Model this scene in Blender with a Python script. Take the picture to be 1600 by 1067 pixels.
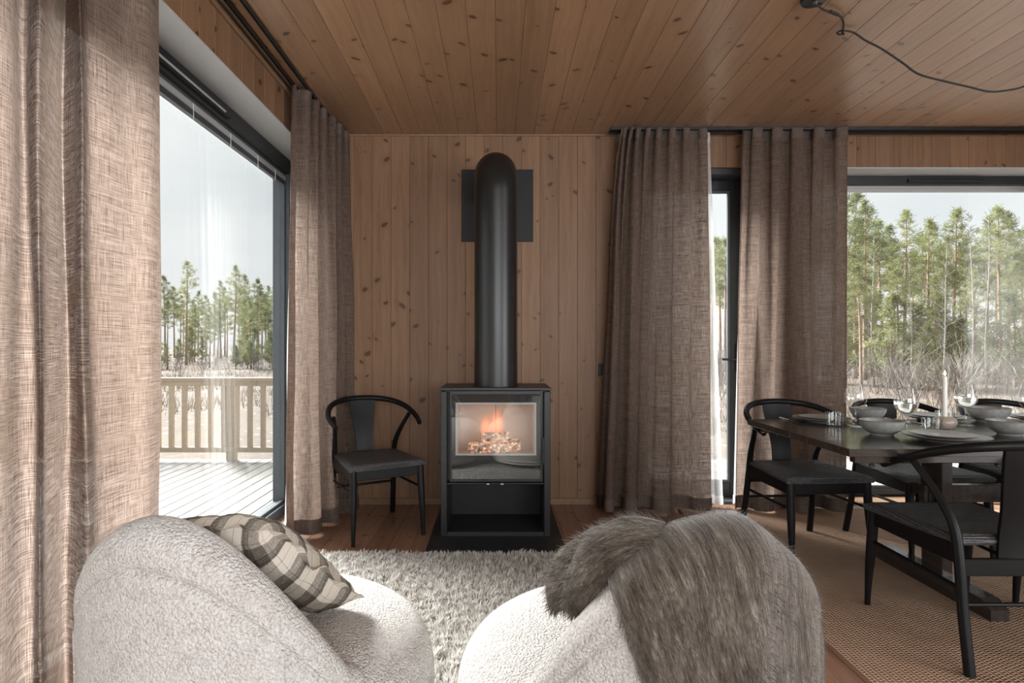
import bpy, math, random
import numpy as np
from mathutils import Vector, Matrix, Quaternion, noise as mnoise

# ------------------------------------------------------------------ clear
for o in list(bpy.data.objects):
    bpy.data.objects.remove(o, do_unlink=True)
SC = bpy.context.scene
COL = SC.collection
PI = math.pi
R = math.radians

# ------------------------------------------------------------------ camera
F, VX, VY, HC = 900.0, 778.0, 540.0, 1.133      # focal length in px, vanishing point, camera height
cam_d = bpy.data.cameras.new('camera')
cam_d.sensor_width = 36.0
cam_d.lens = 36.0 * F / 1600.0
cam_d.shift_x = (800.0 - VX) / 1600.0
cam_d.shift_y = (VY - 533.5) / 1600.0
cam_d.clip_start = 0.02
cam_d.clip_end = 600
cam = bpy.data.objects.new('camera', cam_d)
cam.location = (0, 0, HC)
cam.rotation_euler = (R(90), 0, 0)
COL.objects.link(cam)
SC.camera = cam

# ------------------------------------------------------------------ world, sun, exposure
SC.view_settings.view_transform = 'Standard'
SC.view_settings.look = 'None'
SC.view_settings.gamma = 1.0
SC.view_settings.use_curve_mapping = False
SC.view_settings.exposure = 0.82

world = bpy.data.worlds.new('overcast_sky')
SC.world = world
world.use_nodes = True
wn = world.node_tree
wn.nodes.clear()
w_out = wn.nodes.new('ShaderNodeOutputWorld')
w_bg = wn.nodes.new('ShaderNodeBackground')
w_tc = wn.nodes.new('ShaderNodeTexCoord')
w_map = wn.nodes.new('ShaderNodeMapping')
w_map.inputs['Scale'].default_value = (1.6, 1.6, 4.5)
w_no = wn.nodes.new('ShaderNodeTexNoise')
w_no.inputs['Scale'].default_value = 1.5
w_no.inputs['Detail'].default_value = 4
w_rp = wn.nodes.new('ShaderNodeValToRGB')
w_rp.color_ramp.elements[0].position = 0.3
w_rp.color_ramp.elements[0].color = (0.74, 0.78, 0.80, 1)
w_rp.color_ramp.elements[1].position = 0.7
w_rp.color_ramp.elements[1].color = (0.93, 0.94, 0.945, 1)
wn.links.new(w_tc.outputs['Generated'], w_map.inputs['Vector'])
wn.links.new(w_map.outputs['Vector'], w_no.inputs['Vector'])
wn.links.new(w_no.outputs['Fac'], w_rp.inputs['Fac'])
wn.links.new(w_rp.outputs['Color'], w_bg.inputs['Color'])
w_bg.inputs['Strength'].default_value = 0.72
wn.links.new(w_bg.outputs['Background'], w_out.inputs['Surface'])

sun_d = bpy.data.lights.new('sun', 'SUN')
sun_d.energy = 12.5
sun_d.angle = R(34)
sun_d.color = (1.0, 0.985, 0.965)
sun = bpy.data.objects.new('sun', sun_d)
# bright side of the overcast sky: front left
sun.rotation_euler = Vector((0.62, -0.52, -0.64)).to_track_quat('-Z', 'Y').to_euler()
COL.objects.link(sun)

def window_light(name, loc, direction, sx, sy, energy, color=(0.95, 0.975, 1.0)):
    d = bpy.data.lights.new(name, 'AREA')
    d.shape = 'RECTANGLE'
    d.size = sx
    d.size_y = sy
    d.energy = energy
    d.color = color
    o = bpy.data.objects.new(name, d)
    o.location = loc
    o.rotation_euler = Vector(direction).to_track_quat('-Z', 'Y').to_euler()
    COL.objects.link(o)
    return o

def portal(name, loc, direction, sx, sy):
    o = window_light(name, loc, direction, sx, sy, 1.0)
    o.data.cycles.is_portal = True
    return o

# room dimensions
YB, XL, XR, YR, ZC = 4.111, -1.238, 4.7, -3.2, 2.64
HEAD = 2.405                                     # head of all openings
WIN_L = (-1.0, 4.0)                              # left opening along y
DOOR = (0.94, 1.87)                              # openings in the back wall along x
WIN_R = (2.25, 4.5)
WIN_SIDE = (-2.5, 0.6)                            # opening in the right end wall
WIN_BACK = (-0.6, 3.6)                           # opening added behind the camera for extra daylight

# added fill lamps behind and to the right; portals for the openings in view
window_light('fill_rear', (1.5, YR - 0.1, 1.58), (0, 1, 0.0), 4.1, 1.6, 110)
window_light('fill_right', (XR + 0.1, -0.95, 1.25), (-1, 0, 0.0), 2.9, 2.1, 95)
portal('portal_left', (XL - 0.34, 1.5, 1.2), (1, 0, 0), 5.0, 2.4)
portal('portal_right', (3.37, YB + 0.36, 1.2), (0, -1, 0), 2.25, 2.4)
portal('portal_door', (1.4, YB + 0.36, 1.2), (0, -1, 0), 0.93, 2.4)

def px(x, y, Y):
    k = F / Y
    return Vector(((x - VX) / k, Y, HC - (y - VY) / k))

def gp(x, y, z=0.0):
    k = (y - VY) / (HC - z)
    return Vector(((x - VX) / k, F / k, z))

# ------------------------------------------------------------------ mesh helpers
class MB:
    def __init__(self):
        self.v, self.f, self.uv = [], [], None

    def add(self, vs, fs):
        b = len(self.v)
        self.v += [tuple(p) for p in vs]
        self.f += [tuple(i + b for i in f) for f in fs]
        return self

    def box(self, x0, x1, y0, y1, z0, z1):
        return self.add([(x0, y0, z0), (x1, y0, z0), (x1, y1, z0), (x0, y1, z0),
                         (x0, y0, z1), (x1, y0, z1), (x1, y1, z1), (x0, y1, z1)],
                        [(0, 3, 2, 1), (4, 5, 6, 7), (0, 1, 5, 4), (1, 2, 6, 5), (2, 3, 7, 6), (3, 0, 4, 7)])

    def cbox(self, x0, x1, y0, y1, z0, z1, c=0.004):
        """box with chamfered edges"""
        xs, ys, zs = (x0, x1), (y0, y1), (z0, z1)
        vs, idx = [], {}
        for i in (0, 1):
            for j in (0, 1):
                for k in (0, 1):
                    sx, sy, sz = (1 if i == 0 else -1), (1 if j == 0 else -1), (1 if k == 0 else -1)
                    p = (xs[i], ys[j], zs[k])
                    idx[(i, j, k, 'x')] = len(vs); vs.append((p[0], p[1] + sy * c, p[2] + sz * c))
                    idx[(i, j, k, 'y')] = len(vs); vs.append((p[0] + sx * c, p[1], p[2] + sz * c))
                    idx[(i, j, k, 'z')] = len(vs); vs.append((p[0] + sx * c, p[1] + sy * c, p[2]))
        fs = []
        q = [(0, 0), (1, 0), (1, 1), (0, 1)]
        for s in (0, 1):
            fs.append([idx[(s, a, b, 'x')] for a, b in q])
            fs.append([idx[(a, s, b, 'y')] for a, b in q])
            fs.append([idx[(a, b, s, 'z')] for a, b in q])
        for a in (0, 1):
            for b in (0, 1):
                fs.append([idx[(0, a, b, 'y')], idx[(1, a, b, 'y')], idx[(1, a, b, 'z')], idx[(0, a, b, 'z')]])
                fs.append([idx[(a, 0, b, 'x')], idx[(a, 1, b, 'x')], idx[(a, 1, b, 'z')], idx[(a, 0, b, 'z')]])
                fs.append([idx[(a, b, 0, 'x')], idx[(a, b, 1, 'x')], idx[(a, b, 1, 'y')], idx[(a, b, 0, 'y')]])
        for i in (0, 1):
            for j in (0, 1):
                for k in (0, 1):
                    fs.append([idx[(i, j, k, d)] for d in 'xyz'])
        return self.add(vs, fs)

    def tube(self, pts, rad, n=10, caps=True, flat=1.0, up=None):
        pts = [Vector(p) for p in pts]
        if not hasattr(rad, '__len__'):
            rad = [rad] * len(pts)
        vs, fs = [], []
        t0 = (pts[1] - pts[0]).normalized()
        ref = Vector(up) if up else (Vector((0, 0, 1)) if abs(t0.z) < 0.9 else Vector((1, 0, 0)))
        nrm = (ref - t0 * ref.dot(t0)).normalized()
        for i, p in enumerate(pts):
            t = (pts[min(i + 1, len(pts) - 1)] - pts[max(i - 1, 0)]).normalized()
            nrm = (nrm - t * nrm.dot(t)).normalized()
            b = t.cross(nrm)
            for k in range(n):
                a = 2 * PI * k / n
                vs.append(p + (nrm * math.cos(a) * flat + b * math.sin(a)) * rad[i])
        for i in range(len(pts) - 1):
            for k in range(n):
                k2 = (k + 1) % n
                fs.append((i * n + k, i * n + k2, (i + 1) * n + k2, (i + 1) * n + k))
        if caps:
            fs.append(tuple(range(n - 1, -1, -1)))
            e = (len(pts) - 1) * n
            fs.append(tuple(range(e, e + n)))
        return self.add(vs, fs)

    def lathe(self, prof, n=32, cx=0, cy=0, cz=0):
        vs, fs, rings = [], [], []
        for r, z in prof:
            if r < 1e-6:
                rings.append([len(vs)])
                vs.append((cx, cy, cz + z))
            else:
                rings.append(list(range(len(vs), len(vs) + n)))
                for k in range(n):
                    a = 2 * PI * k / n
                    vs.append((cx + r * math.cos(a), cy + r * math.sin(a), cz + z))
        for a, b in zip(rings[:-1], rings[1:]):
            for k in range(n):
                k2 = (k + 1) % n
                if len(a) == 1 and len(b) == 1:
                    continue
                if len(a) == 1:
                    fs.append((a[0], b[k2], b[k]))
                elif len(b) == 1:
                    fs.append((a[k], a[k2], b[0]))
                else:
                    fs.append((a[k], a[k2], b[k2], b[k]))
        return self.add(vs, fs)

    def grid(self, fn, nu, nv, uvfn=None, wrap=False):
        vs, fs, uvs = [], [], []
        for j in range(nv):
            for i in range(nu):
                vs.append(fn(i, j))
        w = nu if wrap else nu - 1
        for j in range(nv - 1):
            for i in range(w):
                i2 = (i + 1) % nu
                q = [(i, j), (i2, j), (i2, j + 1), (i, j + 1)]
                fs.append(tuple(b * nu + a for a, b in q))
                if uvfn:
                    uvs += [uvfn(a, b) for a, b in q]
        if uvfn:
            self.uv = (self.uv or []) + uvs
        return self.add(vs, fs)

    def mesh(self, name, mat=None, smooth=False, angle=None):
        me = bpy.data.meshes.new(name)
        me.from_pydata(self.v, [], self.f)
        if self.uv:
            ul = me.uv_layers.new(name='UVMap')
            ul.data.foreach_set('uv', np.array(self.uv, dtype=np.float32).ravel())
        if mat:
            me.materials.append(mat)
        if smooth:
            me.polygons.foreach_set('use_smooth', [True] * len(me.polygons))
            if angle is not None and hasattr(me, 'set_sharp_from_angle'):
                me.set_sharp_from_angle(angle=R(angle))
        me.update()
        return me


def tag(o, label=None, cat=None, group=None, kind=None):
    if label: o['label'] = label
    if cat: o['category'] = cat
    if group: o['group'] = group
    if kind: o['kind'] = kind
    return o

def link(name, me, parent=None, loc=None, rot=None):
    o = bpy.data.objects.new(name, me)
    COL.objects.link(o)
    if parent: o.parent = parent
    if loc is not None: o.location = loc
    if rot is not None: o.rotation_euler = rot
    return o

def obj(name, mb, mat, parent=None, loc=None, rot=None, smooth=False, angle=None):
    return link(name, mb.mesh(name, mat, smooth, angle), parent, loc, rot)

def empty(name, loc=(0, 0, 0), rz=0.0):
    o = bpy.data.objects.new(name, None)
    o.empty_display_size = 0.1
    COL.objects.link(o)
    o.location = loc
    o.rotation_euler = (0, 0, rz)
    return o

def copy_tree(o, parent=None):
    c = o.copy()
    COL.objects.link(c)
    c.parent = parent
    for ch in [x for x in bpy.data.objects if x.parent == o]:
        copy_tree(ch, c)
    return c

def catmull(pts, sub=8):
    pts = [Vector(p) for p in pts]
    P = [2 * pts[0] - pts[1]] + pts + [2 * pts[-1] - pts[-2]]
    out = []
    for i in range(1, len(P) - 2):
        for s in range(sub):
            t = s / sub
            a, b, c, d = P[i - 1], P[i], P[i + 1], P[i + 2]
            out.append(0.5 * ((2 * b) + (c - a) * t + (2 * a - 5 * b + 4 * c - d) * t * t + (3 * b - a - 3 * c + d) * t ** 3))
    out.append(pts[-1])
    return out

def lerp(a, b, t):
    return a + (b - a) * t

def smooth01(t):
    t = max(0.0, min(1.0, t))
    return t * t * (3 - 2 * t)

# ------------------------------------------------------------------ materials
class NT:
    def __init__(self, name):
        self.m = bpy.data.materials.new(name)
        self.m.use_nodes = True
        self.t = self.m.node_tree
        self.t.nodes.clear()
        self.out = self.t.nodes.new('ShaderNodeOutputMaterial')

    def n(self, typ, ins=None, **at):
        nd = self.t.nodes.new('ShaderNode' + typ)
        for k, v in at.items():
            setattr(nd, k, v)
        for k, v in (ins or {}).items():
            s = nd.inputs[k]
            if isinstance(v, bpy.types.NodeSocket):
                self.t.links.new(v, s)
            else:
                s.default_value = v
        return nd

    def math(self, op, a, b=0.0, c=None, clamp=False):
        ins = {0: a, 1: b}
        if c is not None: ins[2] = c
        return self.n('Math', ins, operation=op, use_clamp=clamp).outputs[0]

    def ramp(self, fac, stops, interp='LINEAR'):
        r = self.n('ValToRGB', {'Fac': fac})
        r.color_ramp.interpolation = interp
        el = r.color_ramp.elements
        while len(el) > 1: el.remove(el[0])
        for i, (p, c) in enumerate(stops):
            e = el[0] if i == 0 else el.new(p)
            e.position = p
            e.color = tuple(c) + (1,) if len(c) == 3 else c
        return r.outputs['Color']

    def mix(self, fac, a, b, blend='MIX'):
        m = self.n('Mix', None, data_type='RGBA', blend_type=blend)
        for s, v in (('Factor', fac), ('A', a), ('B', b)):
            sock = [q for q in m.inputs if q.name == s and (q.type == 'RGBA' if s != 'Factor' else q.type == 'VALUE')][0]
            if isinstance(v, bpy.types.NodeSocket):
                self.t.links.new(v, sock)
            else:
                sock.default_value = v if s == 'Factor' else (tuple(v) + (1,) if len(v) == 3 else v)
        return [q for q in m.outputs if q.type == 'RGBA'][0]

    def coords(self, kind='Object', scale=(1, 1, 1), offset=None):
        tc = self.n('TexCoord').outputs[kind]
        mp = self.n('Mapping', {'Vector': tc, 'Scale': scale})
        if offset is not None:
            self.t.links.new(offset, mp.inputs['Location'])
        return mp.outputs[0]

    def noise(self, vec, scale=1.0, detail=2.0, rough=0.5, dist=0.0, out='Fac'):
        return self.n('TexNoise', {'Vector': vec, 'Scale': scale, 'Detail': detail, 'Roughness': rough, 'Distortion': dist}).outputs[out]

    def bump(self, h, strength=0.3, dist=0.002):
        return self.n('Bump', {'Height': h, 'Strength': strength, 'Distance': dist}).outputs[0]

    def surf(self, sock):
        self.t.links.new(sock, self.out.inputs['Surface'])
        return self.m

    def pbsdf(self, color, rough=0.5, **kw):
        ins = {'Base Color': color if isinstance(color, bpy.types.NodeSocket) else tuple(color) + (1,), 'Roughness': rough}
        ins.update(kw)
        return self.n('BsdfPrincipled', ins).outputs[0]


def plain(name, col, rough=0.5, metal=0.0, bump=None, var=0.0, spec=0.5):
    """painted / metal surface with slight unevenness"""
    t = NT(name)
    vec = t.coords('Object')
    c = tuple(col)
    if var > 0:
        nz = t.noise(vec, 9, 4, 0.6)
        c = t.mix(t.math('MULTIPLY', nz, 1.0), tuple(max(0, q * (1 - var)) for q in col), tuple(min(1, q * (1 + var)) for q in col))
    kw = {'Metallic': metal, 'Specular IOR Level': spec}
    if bump:
        kw['Normal'] = t.bump(t.noise(vec, bump[0], 3), bump[1], 0.002)
    return t.surf(t.pbsdf(c, rough, **kw))


def wood(name, dark, mid, light, knot, rough=0.5, knots=1.0, kscale=4.6, spec=0.35, bumpy=0.12, plankvar=0.24):
    """boards: long axis is local Y; colour differs from board to board"""
    t = NT(name)
    oi = t.n('ObjectInfo').outputs['Random']
    off = t.n('CombineXYZ', {'X': t.math('MULTIPLY', oi, 37.0), 'Y': t.math('MULTIPLY', oi, 91.0), 'Z': t.math('MULTIPLY', oi, 17.0)}).outputs[0]
    base = t.coords('Object', (1, 1, 1), off)
    warp = t.noise(base, 2.2, 2, 0.5, 0, 'Color')
    wv = t.n('VectorMath', {0: warp, 1: (0.5, 0.5, 0.5)}, operation='SUBTRACT').outputs[0]
    wv = t.n('VectorMath', {0: wv, 'Scale': 0.05}, operation='SCALE').outputs[0]
    bw = t.n('VectorMath', {0: base, 1: wv}, operation='ADD').outputs[0]
    g1 = t.noise(t.n('Mapping', {'Vector': bw, 'Scale': (34, 1.0, 34)}).outputs[0], 1.0, 5, 0.6)
    g2 = t.noise(t.n('Mapping', {'Vector': bw, 'Scale': (170, 3.0, 170)}).outputs[0], 1.0, 2, 0.5)
    col = t.ramp(g1, [(0.28, dark), (0.5, mid), (0.74, light)])
    col = t.mix(0.35, col, t.ramp(g2, [(0.3, dark), (0.7, light)]), 'MIX')
    # board to board difference
    vv = t.math('MULTIPLY_ADD', oi, plankvar, 1.0 - plankvar / 2)
    col = t.mix(1.0, col, t.n('CombineColor', {'Red': vv, 'Green': vv, 'Blue': vv}).outputs[0], 'MULTIPLY')
    # knots
    kw = t.noise(base, 16, 2, 0.5, 0, 'Color')
    kv = t.n('VectorMath', {0: t.n('VectorMath', {0: kw, 1: (0.5, 0.5, 0.5)}, operation='SUBTRACT').outputs[0], 'Scale': 0.022}, operation='SCALE').outputs[0]
    kb = t.n('VectorMath', {0: base, 1: kv}, operation='ADD').outputs[0]
    core = None
    for rot, sc, offs in ((0.65, (1.0, 2.1, 0.0), 0.0), (-0.6, (1.0, 1.7, 0.0), 7.3)):
        kr = t.n('Mapping', {'Vector': kb, 'Rotation': (0, 0, rot), 'Location': (offs, offs, 0)}).outputs[0]
        kc = t.n('Mapping', {'Vector': kr, 'Scale': sc}).outputs[0]
        vo = t.n('TexVoronoi', {'Vector': kc, 'Scale': kscale * 0.8, 'Randomness': 1.0}, feature='F1', voronoi_dimensions='2D')
        sep = t.n('SeparateColor', {'Color': vo.outputs['Color']})
        size = t.math('MULTIPLY_ADD', sep.outputs[0], 0.185, -0.078)
        d = t.math('DIVIDE', vo.outputs['Distance'], t.math('MAXIMUM', size, 0.003))
        c1 = t.ramp(d, [(0.0, (1, 1, 1)), (0.35, (0.75, 0.75, 0.75)), (0.8, (1, 1, 1)), (0.97, (0, 0, 0))])
        halo = t.ramp(t.math('MULTIPLY', d, 0.36), [(0.0, (1, 1, 1)), (0.36, (0.55, 0.55, 0.55)), (1.0, (0, 0, 0))])
        col = t.mix(t.math('MULTIPLY', halo, 0.5 * knots), col, dark)
        col = t.mix(t.math('MULTIPLY', c1, 0.88 * knots), col, knot)
        core = c1 if core is None else t.math('MAXIMUM', core, c1)
    b = t.bump(t.math('ADD', g2, t.math('MULTIPLY', core, 0.6)), bumpy, 0.0015)
    return t.surf(t.pbsdf(col, rough, **{'Specular IOR Level': spec, 'Normal': b}))


def linen(name, c_dark, c_mid, c_light, trans=0.5, holes=0.30):
    """slubby woven cloth that lets daylight through"""
    t = NT(name)
    uv = t.n('TexCoord').outputs['UV']
    def st(sx, sy, detail=2.0):
        return t.noise(t.n('Mapping', {'Vector': uv, 'Scale': (sx, sy, 1)}).outputs[0], 1.0, detail, 0.55)
    warp = st(800, 22)
    weft = st(20, 800)
    slub_h = st(6, 430, 3)
    slub_v = st(400, 7, 3)
    thread = t.math('ADD', t.math('MULTIPLY', warp, 0.5), t.math('MULTIPLY', weft, 0.5))
    sl = t.math('ADD', t.math('MULTIPLY', slub_h, 0.6), t.math('MULTIPLY', slub_v, 0.4))
    f = t.math('ADD', t.math('MULTIPLY', thread, 0.5), t.math('MULTIPLY', sl, 0.5))
    col = t.ramp(f, [(0.39, c_dark), (0.5, c_mid), (0.61, c_light)])
    nm = t.bump(f, 0.35, 0.002)
    dif = t.n('BsdfDiffuse', {'Color': col, 'Normal': nm}).outputs[0]
    colt = t.ramp(f, [(0.38, tuple(q * 0.8 for q in c_dark)), (0.5, tuple(min(1, q * 1.45) for q in c_mid)), (0.62, tuple(min(1, q * 2.0) for q in c_light))])
    trn = t.n('BsdfTranslucent', {'Color': colt}).outputs[0]
    mx = t.n('MixShader', {'Fac': trans, 1: dif, 2: trn}).outputs[0]
    hole = t.ramp(f, [(0.49, (0, 0, 0)), (0.66, (1, 1, 1))])
    tp = t.n('BsdfTransparent').outputs[0]
    return t.surf(t.n('MixShader', {'Fac': t.math('MULTIPLY', hole, holes), 1: mx, 2: tp}).outputs[0])


def sheer_mat():
    t = NT('white_sheer')
    uv = t.n('TexCoord').outputs['UV']
    f = t.noise(t.n('Mapping', {'Vector': uv, 'Scale': (260, 90, 1)}).outputs[0], 1.0, 2)
    dif = t.n('BsdfDiffuse', {'Color': (0.88, 0.88, 0.87, 1)}).outputs[0]
    trn = t.n('BsdfTranslucent', {'Color': (0.9, 0.9, 0.89, 1)}).outputs[0]
    mx = t.n('MixShader', {'Fac': 0.5, 1: dif, 2: trn}).outputs[0]
    tp = t.n('BsdfTransparent').outputs[0]
    return t.surf(t.n('MixShader', {'Fac': t.math('MULTIPLY_ADD', f, 0.3, 0.28), 1: mx, 2: tp}).outputs[0])


def glass_mat(name, f0=0.08, tint=(0.98, 0.99, 0.985), rough=0.0):
    t = NT(name)
    g = t.n('NewGeometry')
    dt = t.n('VectorMath', {0: g.outputs['Incoming'], 1: g.outputs['Normal']}, operation='DOT_PRODUCT').outputs['Value']
    one = t.math('SUBTRACT', 1.0, t.math('ABSOLUTE', dt), clamp=True)
    fr = t.math('MULTIPLY_ADD', t.math('POWER', one, 5.0), 1.0 - f0, f0, clamp=True)
    tp = t.n('BsdfTransparent', {'Color': tuple(tint) + (1,)}).outputs[0]
    gl = t.n('BsdfGlossy', {'Roughness': rough, 'Color': (1, 1, 1, 1)}).outputs[0]
    return t.surf(t.n('MixShader', {'Fac': fr, 1: tp, 2: gl}).outputs[0])


MAT = {}
MAT['wall_wood'] = wood('stained_pine_wall', (0.155, 0.082, 0.043), (0.212, 0.119, 0.066), (0.255, 0.150, 0.088), (0.042, 0.018, 0.010), 0.5)
MAT['ceil_wood'] = wood('stained_pine_ceiling', (0.22, 0.125, 0.068), (0.30, 0.178, 0.102), (0.355, 0.218, 0.13), (0.06, 0.026, 0.014), 0.30, spec=1.0)
MAT['floor_wood'] = wood('oiled_pine_floor', (0.175, 0.09, 0.055), (0.24, 0.128, 0.082), (0.29, 0.162, 0.108), (0.085, 0.033, 0.02), 0.27, knots=0.7, spec=0.7)
MAT['trim_wood'] = wood('pine_trim', (0.18, 0.105, 0.06), (0.235, 0.145, 0.087), (0.275, 0.175, 0.108), (0.1, 0.045, 0.022), 0.5, knots=0.3)
MAT['deck_wood'] = wood('new_deck_wood', (0.22, 0.212, 0.20), (0.275, 0.268, 0.255), (0.315, 0.308, 0.295), (0.16, 0.14, 0.12), 0.6, knots=0.4)
MAT['rail_wood'] = wood('new_pine_railing', (0.38, 0.30, 0.215), (0.46, 0.38, 0.29), (0.53, 0.45, 0.36), (0.25, 0.17, 0.10), 0.6, knots=0.4)
MAT['table_wood'] = wood('dark_stained_oak', (0.022, 0.017, 0.014), (0.038, 0.030, 0.026), (0.056, 0.046, 0.04), (0.015, 0.01, 0.008), 0.17, knots=0.0, spec=0.55, bumpy=0.05)
MAT['drape'] = linen('taupe_linen', (0.070, 0.048, 0.037), (0.180, 0.132, 0.107), (0.295, 0.232, 0.196))
MAT['drape_hem'] = linen('taupe_linen_hem', (0.06, 0.042, 0.034), (0.13, 0.098, 0.082), (0.2, 0.16, 0.136), 0.15, 0.0)
MAT['sheer'] = sheer_mat()
MAT['glass'] = glass_mat('window_glass', 0.075)
MAT['table_glass'] = glass_mat('clear_table_glass', 0.07, (0.97, 0.98, 0.975))
MAT['stove_glass'] = glass_mat('stove_ceramic_glass', 0.09, (0.86, 0.85, 0.84))
MAT['black_frame'] = plain('black_lacquer_frame', (0.018, 0.020, 0.022), 0.38, 0.0, (60, 0.05), 0.2)
MAT['grey_frame'] = plain('anthracite_aluminium', (0.075, 0.085, 0.095), 0.42, 0.0, (40, 0.05), 0.2)
MAT['liner'] = plain('grey_reveal_liner', (0.42, 0.43, 0.43), 0.35, 0.0, None, 0.06)
MAT['blind'] = plain('pale_grey_blind', (0.42, 0.43, 0.43), 0.45, 0.2, None, 0.05)
MAT['white'] = plain('white_paint', (0.8, 0.8, 0.79), 0.5, 0.0, None, 0.03)
MAT['stove'] = plain('stove_black_steel', (0.017, 0.0185, 0.019), 0.42, 0.2, (180, 0.06), 0.25)
MAT['stove_dark'] = plain('stove_black_inner', (0.006, 0.006, 0.0065), 0.6, 0.0, (60, 0.05), 0.3)
MAT['pipe'] = plain('flue_black_enamel', (0.011, 0.012, 0.0125), 0.34, 0.0, (250, 0.03), 0.15, 0.5)
MAT['hearth'] = plain('hearth_black_steel', (0.018, 0.019, 0.021), 0.50, 0.1, (30, 0.06), 0.4)
MAT['brick'] = plain('pale_firebrick', (0.62, 0.58, 0.53), 0.85, 0.0, (120, 0.15), 0.08)
MAT['steel'] = plain('brushed_steel', (0.55, 0.55, 0.54), 0.25, 1.0, None, 0.05)
MAT['chair_black'] = plain('black_stained_beech', (0.006, 0.006, 0.0065), 0.40, 0.0, (90, 0.08), 0.3, 0.2)
MAT['black_plastic'] = plain('black_plastic', (0.012, 0.012, 0.012), 0.4, 0.0, None, 0.1)
MAT['cord'] = plain('black_textile_cord', (0.012, 0.011, 0.010), 0.7, 0.0, (600, 0.3), 0.2)
MAT['stone'] = plain('beige_marble', (0.42, 0.36, 0.30), 0.12, 0.0, None, 0.35)
MAT['wax'] = plain('white_wax', (0.85, 0.83, 0.78), 0.45, 0.0, None, 0.02)
MAT['wick'] = plain('burnt_wick', (0.02, 0.015, 0.012), 0.9)
MAT['rubber'] = plain('wall_core', (0.25, 0.2, 0.16), 0.9)

def ceramic_mat():
    t = NT('grey_glazed_stoneware')
    v = t.coords('Object')
    nz = t.noise(v, 60, 4, 0.6)
    col = t.ramp(nz, [(0.3, (0.24, 0.245, 0.232)), (0.6, (0.31, 0.316, 0.30)), (0.75, (0.36, 0.363, 0.345))])
    return t.surf(t.pbsdf(col, 0.30, **{'Specular IOR Level': 0.55, 'Normal': t.bump(nz, 0.05, 0.001)}))
MAT['ceramic'] = ceramic_mat()
MAT['ceramic_rim'] = plain('bare_stoneware_rim', (0.12, 0.10, 0.085), 0.5, 0.0, None, 0.2)

def seat_cord_mat():
    t = NT('black_paper_cord')
    v = t.coords('Object')
    s = t.n('SeparateXYZ', {'Vector': v})
    ax = t.math('DIVIDE', t.math('ABSOLUTE', s.outputs[0]), 0.235)
    ay = t.math('DIVIDE', t.math('ABSOLUTE', t.math('SUBTRACT', s.outputs[1], 0.03)), 0.235)
    dd = t.math('MAXIMUM', ax, ay)
    sn = t.math('SINE', t.math('MULTIPLY', dd, 46 * 2 * PI / 2))
    nz = t.noise(v, 140, 3)
    h = t.math('ADD', t.math('MULTIPLY', sn, 0.5), nz)
    col = t.ramp(nz, [(0.3, (0.022, 0.022, 0.023)), (0.7, (0.085, 0.086, 0.088))])
    return t.surf(t.pbsdf(col, 0.55, **{'Normal': t.bump(h, 0.8, 0.004)}))
MAT['seat_cord'] = seat_cord_mat()

def boucle_mat():
    t = NT('white_boucle')
    v = t.coords('Object')
    w = t.noise(v, 180, 2, 0.5, 0, 'Color')
    vw = t.n('VectorMath', {0: v, 1: t.n('VectorMath', {0: w, 'Scale': 0.006}, operation='SCALE').outputs[0]}, operation='ADD').outputs[0]
    vo = t.n('TexVoronoi', {'Vector': vw, 'Scale': 180.0, 'Smoothness': 0.4}, feature='SMOOTH_F1').outputs['Distance']
    nz = t.noise(v, 700, 3, 0.6)
    h = t.math('ADD', t.math('MULTIPLY', t.math('SUBTRACT', 1.0, vo), 1.0), t.math('MULTIPLY', nz, 0.35))
    col = t.ramp(t.math('ADD', t.math('MULTIPLY', t.noise(v, 170, 3), 0.7), t.math('MULTIPLY', t.noise(v, 30, 3), 0.3)), [(0.36, (0.62, 0.59, 0.55)), (0.5, (0.80, 0.78, 0.75)), (0.64, (0.87, 0.86, 0.84))])
    return t.surf(t.pbsdf(col, 0.95, **{'Specular IOR Level': 0.1, 'Sheen Weight': 0.25, 'Normal': t.bump(h, 1.0, 0.009)}))
MAT['boucle'] = boucle_mat()

def shag_mat():
    t = NT('ivory_shag')
    c = t.ramp(t.noise(t.coords('Object'), 26, 3, 0.6), [(0.3, (0.50, 0.475, 0.44)), (0.55, (0.66, 0.64, 0.61)), (0.75, (0.74, 0.725, 0.70))])
    d = t.n('BsdfDiffuse', {'Color': c}).outputs[0]
    tr = t.n('BsdfTranslucent', {'Color': c}).outputs[0]
    return t.surf(t.n('MixShader', {'Fac': 0.3, 1: d, 2: tr}).outputs[0])
MAT['shag'] = shag_mat()

def throw_mat(name, fuzz=False):
    t = NT(name)
    uv = t.n('TexCoord').outputs['UV']
    a = t.noise(t.n('Mapping', {'Vector': uv, 'Scale': (46, 9, 1)}).outputs[0], 1.0, 5, 0.7)
    b = t.noise(t.n('Mapping', {'Vector': uv, 'Scale': (260, 40, 1)}).outputs[0], 1.0, 3, 0.6)
    f = t.math('ADD', t.math('MULTIPLY', a, 0.62), t.math('MULTIPLY', b, 0.38))
    col = t.ramp(f, [(0.39, (0.026, 0.019, 0.0135)), (0.47, (0.066, 0.052, 0.039)), (0.55, (0.115, 0.097, 0.077)), (0.66, (0.25, 0.228, 0.195))])
    kw = {'Specular IOR Level': 0.15, 'Sheen Weight': 0.5, 'Sheen Roughness': 0.5}
    if not fuzz:
        kw['Normal'] = t.bump(f, 0.9, 0.008)
    return t.surf(t.pbsdf(col, 0.9, **kw))
MAT['throw'] = throw_mat('grey_brown_mohair')

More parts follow.
